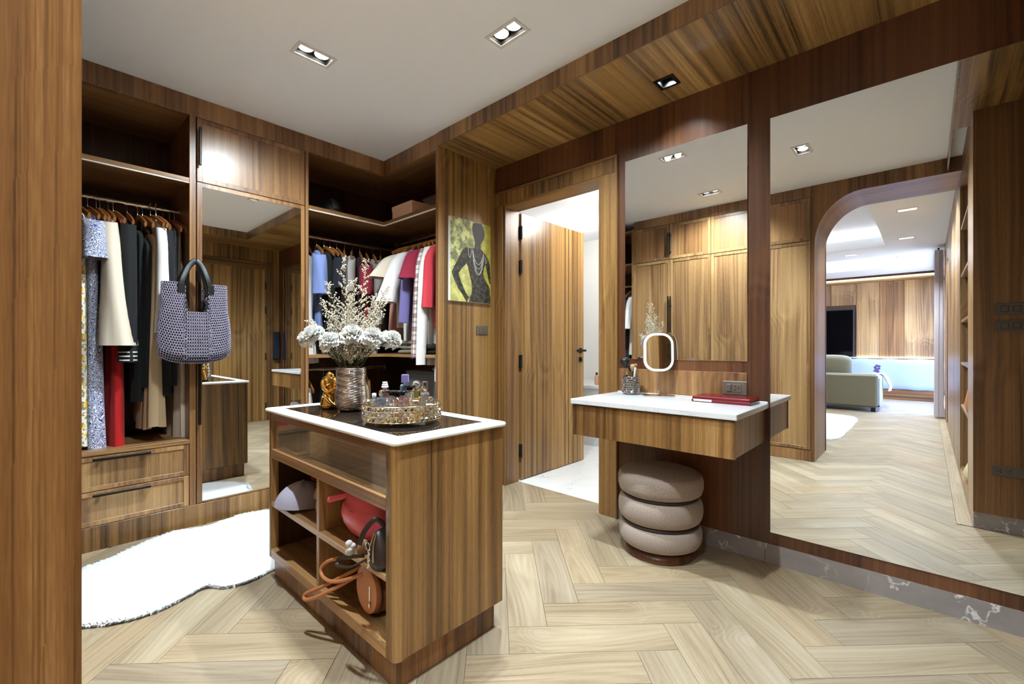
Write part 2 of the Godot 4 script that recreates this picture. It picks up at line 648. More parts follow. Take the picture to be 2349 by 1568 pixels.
func make_materials() -> void:
	var uvw := Vector2(1.0 / 0.9, 1.0 / 2.4)
	var w1 := wood(11, [[0.0, 84, 58, 38], [0.3, 124, 91, 60], [0.55, 150, 114, 76], [0.8, 170, 134, 92], [1.0, 190, 154, 110]], 30.0, 0.42, 0.22, 0.10)
	var w2 := wood(37, [[0.0, 58, 40, 24], [0.25, 94, 68, 40], [0.5, 124, 92, 54], [0.8, 146, 112, 68], [1.0, 168, 134, 88]], 44.0, 0.62, 0.28, 0.05)
	var wf := wood(53, [[0.0, 100, 84, 62], [0.2, 146, 129, 104], [0.5, 172, 156, 130], [0.8, 186, 172, 147], [1.0, 198, 186, 164]], 52.0, 0.26, 0.22, 0.5)
	mat("walnut", Color(0.64, 0.53, 0.49), 0.33, 0.0, w1, uvw)
	mat("teak", Color(0.93, 0.88, 0.82), 0.33, 0.0, w1, uvw)
	mat("teak_light", Color(1.0, 1.0, 0.97), 0.33, 0.0, w1, uvw)
	mat("teak_edge", Color(1.0, 0.97, 0.92), 0.33, 0.0, w1, Vector2(1.6, 0.6))
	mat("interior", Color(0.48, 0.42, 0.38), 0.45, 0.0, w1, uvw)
	mat("stripe", Color(0.98, 0.95, 0.9), 0.33, 0.0, w2, uvw)
	mat("stripe_light", Color(1.12, 1.12, 1.05), 0.3, 0.0, w2, uvw)
	mat("stripe_red", Color(0.95, 0.86, 0.8), 0.33, 0.0, w2, uvw)
	for k in 4:
		mat("oak_%d" % k, [Color(0.87, 0.85, 0.83), Color(0.84, 0.81, 0.78), Color(0.88, 0.84, 0.8), Color(0.82, 0.80, 0.79)][k], 0.42, 0.0, wf, Vector2(1.0 / 0.42, 1.0 / 1.1))
	mat("joint", Color(0.32, 0.27, 0.21), 0.9)
	mat("white", Color(0.945, 0.957, 0.972), 0.85)
	mat("bath_white", Color(0.9, 0.9, 0.89), 0.6, 0.0, cloth_print("chevron", [Color(0.97, 0.97, 0.97), Color(0.93, 0.93, 0.925)]), Vector2(3, 3))
	mat("marble", Color(1, 1, 1), 0.12, 0.0, marble(5, Color(0.84, 0.84, 0.845), Color(0.80, 0.80, 0.82), Color(0.72, 0.73, 0.76), 0.55, 22.0), Vector2(1.0, 1.0))
	mat("marble_floor", Color(1, 1, 1), 0.15, 0.0, marble(8, Color(0.9, 0.9, 0.89), Color(0.86, 0.86, 0.86), Color(0.6, 0.61, 0.62), 0.6, 40.0), Vector2(0.8, 0.8))
	mat("marble_grey", Color(1, 1, 1), 0.2, 0.0, marble(21, Color(0.58, 0.545, 0.53), Color(0.50, 0.47, 0.46), Color(0.88, 0.87, 0.86), 1.0, 26.0), Vector2(1.3, 1.3))
	mat("quartz", Color(0.92, 0.92, 0.91), 0.15)
	mat("mirror", Color(0.93, 0.94, 0.94), 0.0, 1.0)
	mat("bronze", Color(0.13, 0.115, 0.10), 0.38, 0.7)
	mat("plate", Color(0.40, 0.36, 0.32), 0.4, 0.3)
	mat("plate_dark", Color(0.05, 0.045, 0.04), 0.6)
	mat("black", Color(0.02, 0.02, 0.022), 0.5)
	mat("black_gloss", Color(0.012, 0.012, 0.015), 0.06)
	mat("chrome", Color(0.9, 0.9, 0.9), 0.08, 1.0)
	mat("steel", Color(0.55, 0.54, 0.52), 0.3, 1.0)
	mat("gold", Color(0.95, 0.76, 0.40), 0.1, 1.0)
	mat("pale_gold", Color(0.90, 0.85, 0.70), 0.15, 1.0)
	mat("pewter", Color(0.74, 0.70, 0.67), 0.2, 1.0)
	mat("housing", Color(0.22, 0.22, 0.21), 0.5)
	mat("enamel", Color(0.84, 0.835, 0.82), 0.5)
	mat("red_lacquer", Color(0.42, 0.03, 0.08), 0.25)
	mat("paper", Color(0.9, 0.89, 0.86), 0.8)
	mat("safe_grey", Color(0.36, 0.37, 0.38), 0.45)
	mat("screen", Color(0.012, 0.013, 0.018), 0.08)
	mat("hanger_wood", Color(0.62, 0.40, 0.20), 0.35, 0.0, mottle(4, 0.02, Color(1, 1, 1), Color(0.85, 0.8, 0.75)), Vector2(20, 4))
	mat("stem", Color(0.17, 0.24, 0.11), 0.6)
	mat("leaf", Color(0.24, 0.34, 0.14), 0.55)
	var pt := mat("petal", Color(0.98, 0.98, 0.97), 0.7)
	pt.backlight_enabled = true
	pt.backlight = Color(0.35, 0.35, 0.33)
	mat("floret", Color(0.86, 0.82, 0.74), 0.8)
	mat("twig", Color(0.42, 0.38, 0.27), 0.8)
	glow("lens", Color(1.0, 0.97, 0.92), 6.0)
	glow("led_white", Color(0.95, 0.97, 1.0), 0.18)
	glow("led_bright", Color(0.92, 0.96, 1.0), 1.6)
	mat("diffuser", Color(0.88, 0.85, 0.8), 0.5)
	glass("crystal", Color(1, 1, 1))
	glass("crystal_gold", Color(0.95, 0.86, 0.62))
	glass("perfume_clear", Color(0.97, 0.98, 1.0))
	glass("perfume_pink", Color(1.0, 0.80, 0.78))
	glass("perfume_blue", Color(0.72, 0.85, 1.0))
	glass("perfume_amber", Color(1.0, 0.9, 0.6))
	pane("pane", Color(0.9, 0.93, 0.92))
	var sm := pane("smoked", Color(0.16, 0.13, 0.11), 0.6)
	sm.metallic_specular = 0.5
	cloth("felt", Color(0.92, 0.9, 0.88), mottle(9, 0.06, Color(0.56, 0.5, 0.46), Color(0.70, 0.65, 0.61)), Vector2(3, 3), 0.3)
	cloth("fur", Color(0.80, 0.795, 0.79), null, Vector2.ONE, 0.5)
	cloth("burgundy", Color(0.25, 0.02, 0.05))
	cloth("khaki", Color(0.50, 0.47, 0.40))
	cloth("sofa", Color(0.45, 0.43, 0.36))
	cloth("bench_cloth", Color(0.55, 0.58, 0.62))
	cloth("stitch", Color(0.54, 0.51, 0.58))
	cloth("stitch_dark", Color(0.05, 0.05, 0.06))
	mat("leather_black", Color(0.02, 0.02, 0.022), 0.4)
	mat("leather_pink", Color(0.86, 0.36, 0.43), 0.33)
	mat("leather_pink_dark", Color(0.50, 0.08, 0.13), 0.5)
	mat("leather_tan", Color(0.50, 0.25, 0.10), 0.38)
	mat("leather_tan_pale", Color(0.72, 0.46, 0.28), 0.4)
	mat("leather_brown", Color(0.17, 0.12, 0.10), 0.4)
	mat("leather_dark", Color(0.07, 0.045, 0.03), 0.5)
	for q in [["c_cream", 0.80, 0.74, 0.66], ["c_white", 0.84, 0.82, 0.80], ["c_red", 0.66, 0.035, 0.03], ["c_black", 0.02, 0.021, 0.024], ["c_char", 0.035, 0.035, 0.036], ["c_beige", 0.72, 0.62, 0.48], ["c_tan", 0.55, 0.43, 0.32], ["c_olive", 0.12, 0.125, 0.11], ["c_blue", 0.42, 0.48, 0.66], ["c_navy", 0.03, 0.045, 0.11], ["c_grey", 0.36, 0.34, 0.35], ["c_lightgrey", 0.58, 0.55, 0.53], ["c_maroon", 0.15, 0.03, 0.045], ["c_rose", 0.52, 0.10, 0.17], ["c_magenta", 0.52, 0.08, 0.19], ["c_blush", 0.72, 0.52, 0.48], ["c_lavender", 0.40, 0.36, 0.55], ["c_coral", 0.75, 0.20, 0.25], ["c_denim", 0.07, 0.10, 0.17], ["c_lilac_grey", 0.62, 0.60, 0.66], ["c_taupe", 0.17, 0.14, 0.125], ["c_sand", 0.62, 0.52, 0.40], ["c_redcap", 0.60, 0.03, 0.035], ["c_lime", 0.62, 0.62, 0.42], ["c_hatgrey", 0.13, 0.13, 0.11]]:
		cloth(q[0], Color(q[1], q[2], q[3]))
	cloth("c_scroll", Color(1, 1, 1), cloth_print("scroll", [Color(0.88, 0.88, 0.87), Color(0.11, 0.15, 0.42), Color(0.45, 0.52, 0.75)]), Vector2(2, 4))
	cloth("c_yellow", Color(1, 1, 1), cloth_print("blossom", [Color(0.9, 0.88, 0.82), Color(0.93, 0.76, 0.28), Color(0.55, 0.52, 0.4)]), Vector2(2, 4))
	cloth("c_plaid", Color(1, 1, 1), cloth_print("plaid", [Color(0.86, 0.82, 0.78), Color(0.55, 0.35, 0.33), Color(0.25, 0.2, 0.25)]), Vector2(2, 2.6))
	cloth("c_dots", Color(1, 1, 1), cloth_print("dots", [Color(0.85, 0.86, 0.9), Color(0.35, 0.42, 0.7)]), Vector2(3, 3))
	cloth("c_stripe", Color(1, 1, 1), cloth_print("stripes", [Color(0.55, 0.48, 0.4), Color(0.78, 0.72, 0.65)]), Vector2(3, 1))
	cloth("c_sequin", Color(1, 1, 1), cloth_print("sequin", [Color(0.02, 0.02, 0.022), Color(0.6, 0.6, 0.62)]), Vector2(4, 8))
	cloth("c_lattice", Color(1, 1, 1), cloth_print("plaid", [Color(0.6, 0.58, 0.56), Color(0.03, 0.03, 0.03), Color(0.02, 0.02, 0.02)]), Vector2(2, 3))
	var cu := mat("curtain", Color(0.78, 0.74, 0.76), 0.9)
	cu.backlight_enabled = true
	cu.backlight = Color(0.55, 0.55, 0.62)

# ---------------------------------------------------------------- the setting

const SPOTS := [[0.96, 2.24, true, -0.1, 1.0], [1.505, 1.427, false, 0.6, 0.0], [0.474, 1.503, false, -0.9, 0.3], [0.981, 0.674, true, 0.0, -0.6]]   # u, v, long along u, aim
const BED_SPOTS := [[-1.57, 0.15], [-3.25, 0.2], [-4.9, 0.27], [-5.92, 0.30], [-4.18, 0.9], [-0.72, 0.12]]
const COVES := [[-3.65, -1.16, 0.44, 2.3], [-6.1, -4.67, 0.55, 2.3]]

func spot_hole(s: Array) -> Array:   # [u0, u1, v0, v1] of a double downlight's opening
	var a := 0.082 if s[2] else 0.042
	var b := 0.042 if s[2] else 0.082
	return [s[0] - a, s[0] + a, s[1] - b, s[1] + b]

func hz(r: Array) -> Array:   # [u0, u1, v0, v1] -> [x0, x1, z0, z1]
	return [r[0], r[1], -r[3], -r[2]]

func build_floor() -> void:
	var fl := MB.new()
	rb(fl, -7.2, 2.6, -0.12, -0.004, -0.75, 3.85, 0, 0.0)
	var f := struct("floor", fl, M.joint, "pale oak herringbone floor running from the wardrobe into the bedroom")
	var region := PackedVector2Array([Vector2(0.041, 3.75), Vector2(2.432, 3.75), Vector2(2.432, 2.342), Vector2(2.575, 2.342), Vector2(2.575, 1.486), Vector2(2.432, 1.486), Vector2(2.432, -0.60), Vector2(1.144, -0.60), Vector2(1.144, -0.13), Vector2(-7.06, -0.13), Vector2(-7.06, 2.6), Vector2(-0.53, 2.6), Vector2(-0.53, 0.74), Vector2(0.041, 0.74)])
	var w := 0.1465
	var L := 4.0 * w
	var e1 := Vector2(1, -1) / sqrt(2.0)   # along r in (u, v)
	var e2 := Vector2(1, 1) / sqrt(2.0)    # along f
	var all := []
	for k in range(-60, 40):
		for m in range(-14, 14):
			for kind in 2:
				var r0 := 0.194 + k * w + m * L
				var f0 := 1.667 + k * w - m * L + (w if kind == 1 else 0.0)
				var rl := L if kind == 0 else w
				var fl_ := w if kind == 0 else L
				var c := e1 * (r0 + rl / 2) + e2 * (f0 + fl_ / 2)
				if c.x < -7.6 or c.x > 3.1 or c.y < -1.2 or c.y > 4.2:
					continue
				var g := 0.0008
				var q := PackedVector2Array([e1 * (r0 + g) + e2 * (f0 + g), e1 * (r0 + rl - g) + e2 * (f0 + g), e1 * (r0 + rl - g) + e2 * (f0 + fl_ - g), e1 * (r0 + g) + e2 * (f0 + fl_ - g)])
				for piece in Geometry2D.intersect_polygons(q, region):
					var mid := Vector2.ZERO
					for x in piece:
						mid += x
					mid /= piece.size()
					if mid.y > 3.16 or (mid.x < 0.04 and mid.y > 2.2):
						continue
					all.append([minf(mid.length(), mid.distance_to(Vector2(4.87, 0))), piece, kind])
	all.sort_custom(func(a, b): return a[0] < b[0])
	var rest := MB.new()
	for a in all.size():
		var mb := rest if a >= 298 else MB.new()
		var o := Vector2(rng.randf(), rng.randf()) * 5.0
		var fw := 1.0 if rng.randf() < 0.5 else -1.0
		var piece: PackedVector2Array = all[a][1]
		var al := e1 if all[a][2] == 0 else e2
		var ac := e2 if all[a][2] == 0 else e1
		var ids := Geometry2D.triangulate_polygon(piece)
		for t in range(0, ids.size(), 3):
			var q := [piece[ids[t]], piece[ids[t + 1]], piece[ids[t + 2]]]
			var uv := q.map(func(x): return Vector2(x.dot(ac), x.dot(al) * fw) + o)
			mb.tri(P(q[0].x, 0, q[0].y), P(q[1].x, 0, q[1].y), P(q[2].x, 0, q[2].y), Vector3.UP, uv)
		var cw := Geometry2D.is_polygon_clockwise(piece)
		for t in piece.size():
			var x := piece[t]
			var y := piece[(t + 1) % piece.size()]
			var d := (y - x).orthogonal() * (1.0 if cw else -1.0)
			mb.quad(P(x.x, 0, x.y), P(y.x, 0, y.y), P(y.x, -0.005, y.y), P(x.x, -0.005, x.y), Vector3(d.x, 0, -d.y))
		if a < 298:
			obj("plank", mb, M["oak_%d" % (rng.randi() % 4)], f)
	if all.size() > 298:
		obj("distant_planks", rest, M.oak_0, f).set_meta("kind", "stuff")
	var u := -7.06
	while u < 1.1:
		var mb := MB.new()
		rb(mb, u + 0.001, minf(u + 1.18, 1.13), -0.005, 0.0, -0.199, -0.132, 0, 0.0)
		obj("border_plank", mb, M.oak_2, f)
		u += 1.18

func build_setting() -> void:
	build_floor()
	var mb: MB
	# ceilings
	mb = MB.new()
	var holes := []
	for s in SPOTS:
		holes.append(hz(spot_hole(s)))
	mb.slab(1, HC, HC + 0.14, hz([-0.55, 2.6, -0.75, 3.85]), holes, 0)
	struct("ceiling", mb, M.white, "plain white plaster ceiling with square recessed downlights")
	mb = MB.new()
	holes = []
	for c in COVES:
		holes.append(hz(c))
	for s in BED_SPOTS:
		holes.append(hz([s[0] - 0.045, s[0] + 0.045, s[1] - 0.08, s[1] + 0.08]))
	mb.slab(1, HC + 0.02, HC + 0.16, hz([-7.2, -0.55, -0.4, 2.75]), holes, 0)
	for c in COVES:
		rb(mb, c[0] - 0.1, c[1] + 0.1, HC + 0.26, HC + 0.3, c[2] - 0.1, c[3] + 0.1, 0, 0.0)
		for s in [[c[0] - 0.1, c[0] - 0.06, c[2] - 0.1, c[3] + 0.1], [c[1] + 0.06, c[1] + 0.1, c[2] - 0.1, c[3] + 0.1], [c[0] - 0.1, c[1] + 0.1, c[2] - 0.1, c[2] - 0.06], [c[0] - 0.1, c[1] + 0.1, c[3] + 0.06, c[3] + 0.1]]:
			rb(mb, s[0], s[1], HC + 0.16, HC + 0.27, s[2], s[3], 0, 0.0)
	struct("ceiling_bedroom", mb, M.white, "white bedroom ceiling with two bright recessed coves seen in the tall mirror")

	# the mirror wall with the bathroom doorway
	mb = MB.new()
	mb.slab(0, UB, 2.575, [0.0, 2.6, -3.8, 0.75], [[-0.1, 2.111, -2.342, -1.486]], 1)
	var wr := struct("wall_right", mb, M.walnut, "dark walnut veneered wall with the two mirrors, the dressing shelf and a doorway")
	mb = lb(wall_b(), -1.385, -0.655, 0.775, 0.915, 0.0, 0.004, 1, 0.0015)
	obj("panel", mb, M.teak, wr)
	# seams of the veneer sheets, cut as thin upright strips standing a hair proud
	bx("panel", M.walnut, wr, UB - 0.003, UB, 0.93, 2.405, 1.395, 1.478, 1, 0.001)
	var bb := MB.new()
	rb(bb, UB - 0.0025, UB + 0.05, 0.0, 0.0925, -0.6, 0.575, 2, 0.0)
	rb(bb, UB - 0.0025, UB + 0.05, 0.0, 0.0925, 0.577, 1.374, 2, 0.0)
	struct("baseboard_right", bb, M.marble_grey, "grey marble skirting with white veins under the tall mirror")
	# door casing
	mb = MB.new()
	var xb := wall_b()
	mb.xf = xb
	for z in [[-1.486, -1.375], [-2.431, -2.342]]:
		mb.box(Vector3(z[0], 0, 0), Vector3(z[1], 2.1115, 0.014), 1, 0.003, Vector2(rng.randf(), 0))
	mb.box(Vector3(-2.431, 2.111, 0), Vector3(-1.375, 2.2, 0.014), 1, 0.003, Vector2(0.4, 0.7))
	mb.box(Vector3(-2.431, 2.197, 0), Vector3(-1.372, 2.212, 0.024), 0, 0.003, Vector2(0.1, 0.7))
	mb.box(Vector3(-1.386, 0, 0), Vector3(-1.372, 2.2, 0.024), 1, 0.003, Vector2(0.1, 0.7))
	mb.box(Vector3(-2.342, 0, -0.142), Vector3(-2.318, 2.111, 0.01), 1, 0.002, Vector2(0.8, 0.2))
	mb.box(Vector3(-1.508, 0, -0.142), Vector3(-1.486, 2.111, 0.01), 1, 0.002, Vector2(0.6, 0.2))
	mb.box(Vector3(-2.32, 2.09, -0.142), Vector3(-1.506, 2.111, 0.01), 0, 0.002, Vector2(0.6, 0.2))
	struct("trim_2", mb, M.stripe, "moulded teak casing round the open bathroom doorway")
	# bulkhead over the mirror wall and across the end of the room
	mb = MB.new()
	mb.slab(1, HS, HC, hz([1.886, UB, -0.6, 2.43]), [hz([2.19, 2.27, 0.94, 1.02])], 0)
	mb.slab(1, HS, HC, hz([0.9, 1.886, -0.6, -0.125]), [], 0)
	var bulk := struct("trim_3", mb, M.stripe_light, "lowered teak bulkhead running above the mirror wall")
	mb = MB.new()
	rb(mb, 1.878, 1.886, HS - 0.003, HC, -0.117, 2.43, 1, 0.0)
	rb(mb, -0.53, 1.886, HS - 0.003, HC, -0.125, -0.117, 1, 0.0)
	obj("fascia", mb, M.stripe, bulk)
	# fascia over the wardrobes
	mb = MB.new()
	rb(mb, -0.5, 1.883, 2.387, HC, VA, VA + 0.03, 1, 0.002)
	rb(mb, 1.883, 1.913, 2.387, HC, 2.43, VA + 0.001, 1, 0.002)
	struct("trim_4", mb, M.teak, "teak fascia closing the gap between the wardrobes and the ceiling")
	# plinth
	mb = MB.new()
	rb(mb, -0.5, 1.89, 0.0, 0.125, VA, VA + 0.03, 1, 0.001)
	rb(mb, 1.883, 1.913, 0.0, 0.125, 2.46, VA + 0.001, 1, 0.001)
	struct("baseboard_back", mb, M.stripe, "plain teak plinth under the wardrobe wall behind the white rug")
	# the end panel that carries the painting
	mb = MB.new()
	rb(mb, 1.905, UB + 0.02, 0.0, 2.41, 2.43, 2.458, 1, 0.0)
	var wp := struct("wall_back", mb, M.stripe_light, "upright olive-toned teak panel that carries the painting")
	bx("edge_strip", M.teak, wp, 1.881, 1.906, 0.0, 2.41, 2.429, 2.459, 1, 0.002)
	# carcass walls behind the wardrobes
	mb = MB.new()
	rb(mb, -0.6, 2.6, 0, 2.6, 3.72, 3.8, 1, 0.0)
	struct("wall_wardrobe", mb, M.interior, "dark wall at the back of the open wardrobes")
	# cupboard wall beside the arch: the arch block itself
	var poly := PackedVector2Array([Vector2(-0.2, HC), Vector2(0.768, HC), Vector2(0.768, 0.0), Vector2(0.74, 0.0), Vector2(0.74, 1.966)])
	for s in range(1, 16):
		var a := s / 16.0 * PI / 2.0
		poly.append(Vector2(0.39 + 0.35 * cos(a), 1.966 + 0.419 * sin(a)))
	poly.append(Vector2(0.39, 2.385))
	poly.append(Vector2(-0.2, 2.385))
	mb = MB.new()
	mb.xf = wall_c(UC)
	mb.plate(poly, -0.57, 0.0)
	struct("wall_left", mb, M.stripe_red, "teak lined round-cornered arch between the wardrobe and the bedroom")
	mb = MB.new()
	rb(mb, -0.6, -0.56, 0, 2.6, 0.74, 3.8, 1, 0.0)
	struct("wall_partition", mb, M.interior, "back of the cupboard wall towards the bedroom")
	# the wall that runs from the wardrobe into the bedroom, with the bag niche, the dark side opening and the bedroom window
	mb = MB.new()
	mb.slab(2, 0.2, 0.5, [-7.2, 1.1, 0.0, 2.52], [[-0.25, 0.667, 0.06, 2.33], [-3.45, -2.95, 0.03, 2.2], [-6.95, -4.2, 0.12, 2.35]], 1)
	struct("wall_front", mb, M.teak_light, "glossy teak wall that runs past the bag niche into the bedroom")
	mb = MB.new()
	rb(mb, 1.1, 1.144, 0.093, HS, -0.62, -0.199, 1, 0.0)
	rb(mb, -3.6, 1.144, 0, 2.52, -0.62, -0.6, 1, 0.0)
	struct("wall_end", mb, M.teak, "striped teak wall with the switch plates seen at the edge of the tall mirror")
	bb = MB.new()
	rb(bb, 1.1, 1.141, 0.0, 0.0925, -0.6, -0.2, 2, 0.0)
	struct("baseboard_end", bb, M.marble_grey, "short marble skirting under the switch plates")
	# short wall with the closed door
	mb = MB.new()
	rb(mb, 1.1, 2.6, 0, 2.6, -0.75, -0.6, 1, 0.0)
	struct("wall_door", mb, M.stripe, "teak wall with a closed striped door seen in the wardrobe mirror")
	# bathroom shell
	mb = MB.new()
	rb(mb, 2.575, 5.0, -0.1, 0.0, 0.6, 3.6, 0, 0.0)
	struct("floor_bathroom", mb, M.marble_floor, "white veined marble bathroom floor beyond the open door")
	mb = MB.new()
	rb(mb, 4.75, 4.9, 0, 2.5, 0.6, 3.6, 1, 0.0)
	rb(mb, 2.576, 5.0, 0, 2.5, 3.3, 3.5, 1, 0.0)
	rb(mb, 2.576, 5.0, 0, 2.5, 0.5, 0.7, 1, 0.0)
	mb.slab(0, 2.576, 2.6, [0.0, 2.5, -3.5, -0.5], [[-0.1, 2.13, -2.36, -1.47]], 1)
	struct("wall_bathroom", mb, M.bath_white, "white bathroom walls with a faint chevron relief")
	mb = MB.new()
	rb(mb, 2.55, 5.0, 2.36, 2.5, 0.5, 3.5, 1, 0.0)
	struct("ceiling_bathroom", mb, M.white, "white bathroom ceiling above the open door")
	# bedroom shell
	mb = MB.new()
	rb(mb, -7.2, -7.09, 0, 2.6, -0.2, 2.75, 1, 0.0)
	struct("wall_bedroom", mb, M.walnut, "wall behind the bedroom panelling")
	mb = MB.new()
	rb(mb, -7.2, -0.55, 0, 2.6, 2.6, 2.75, 1, 0.0)
	struct("wall_bedside", mb, M.teak_light, "teak bedroom wall opposite the window")
	mb = MB.new()
	mb.xf = wall_d(-0.2)
	for r in [[4.2, 4.25, 0.12, 2.35], [6.9, 6.95, 0.12, 2.35], [5.52, 5.58, 0.12, 2.35]]:
		mb.box(Vector3(r[0], r[2], -0.14), Vector3(r[1], r[3], -0.1), 1)
	for y in [0.12, 2.3]:
		mb.box(Vector3(4.25, y, -0.14), Vector3(6.9, y + 0.05, -0.1), 0)
	var win := struct("window_1", mb, M.enamel, "bedroom window behind the pale curtain")
	lbx("pane", M.pane, win, wall_d(-0.2), 4.24, 6.91, 0.16, 2.31, -0.125, -0.119, 1, 0.0)

func downlight(s: Array, label: String) -> void:
	var r := spot_hole(s)
	var t := thing("ceiling_light", label, "ceiling light", P(s[0], HC, s[1]), "double square downlights in the wardrobe ceiling")
	var mb := MB.new()
	mb.slab(1, HC - 0.004, HC - 0.0005, hz([r[0] - 0.013, r[1] + 0.013, r[2] - 0.013, r[3] + 0.013]), [hz([r[0] + 0.003, r[1] - 0.003, r[2] + 0.003, r[3] - 0.003])], 0)
	obj("frame", mb, M.enamel, t)
	mb = MB.new()
	rb(mb, r[0], r[1], HC + 0.075, HC + 0.08, r[2], r[3], 1, 0.0)
	for w in [[r[0], r[0] + 0.002, r[2], r[3]], [r[1] - 0.002, r[1], r[2], r[3]], [r[0], r[1], r[2], r[2] + 0.002], [r[0], r[1], r[3] - 0.002, r[3]]]:
		rb(mb, w[0], w[1], HC, HC + 0.078, w[2], w[3], 1, 0.0)
	obj("housing", mb, M.housing, t)
	for k in [-1, 1]:
		var c := P(s[0] + (0.04 * k if s[2] else 0.0), 0, s[1] + (0.0 if s[2] else 0.04 * k))
		mb = MB.new()
		mb.lathe([Vector2(0.034, HC + 0.02), Vector2(0.0365, HC + 0.018), Vector2(0.0375, HC + 0.022), Vector2(0.0365, HC + 0.06), Vector2(0.033, HC + 0.06), Vector2(0.034, HC + 0.02)], c, 28)
		obj("ring", mb, M.enamel, t)
		mb = MB.new()
		mb.lathe([Vector2(0.0001, HC + 0.010), Vector2(0.02, HC + 0.011), Vector2(0.031, HC + 0.016), Vector2(0.032, HC + 0.026), Vector2(0.0001, HC + 0.027)], c, 24)
		obj("lens", mb, M.lens, t)
		var l := SpotLight3D.new()
		l.name = "lamp"
		t.add_child(l, true)
		l.position = c + Vector3(0, HC + 0.004, 0) + off[t]
		var aim := Vector3(s[3] * 0.38, -1.0, -s[4] * 0.38).normalized()   # the lamps are gimbals, turned towards the nearest wall
		l.basis = Basis.looking_at(aim, Vector3(0.3, 0.1, 0.9))
		l.spot_angle = 63.0
		l.spot_angle_attenuation = 1.0
		l.spot_range = 12.0
		l.spot_attenuation = 2.0
		l.light_size = 0.022
		l.light_color = LAMP
		l.light_energy = SPOT_E
		l.shadow_enabled = true

# ---------------------------------------------------------------- fitted furniture

func rail(parent: Node3D, a: Vector3, b: Vector3, r := 0.0125) -> void:
	var mb := MB.new()
	mb.tube([a, b], r, 12, true, Vector2(1.0, 1.0))
	obj("rail", mb, M.chrome, parent)
	for e in [a, b]:
		mb = MB.new()
		var d := (b - a).normalized() * (0.006 if e == a else -0.006)
		mb.tube([e - d * 0.2, e + d], 0.021, 14)
		obj("rail_socket", mb, M.steel, parent)

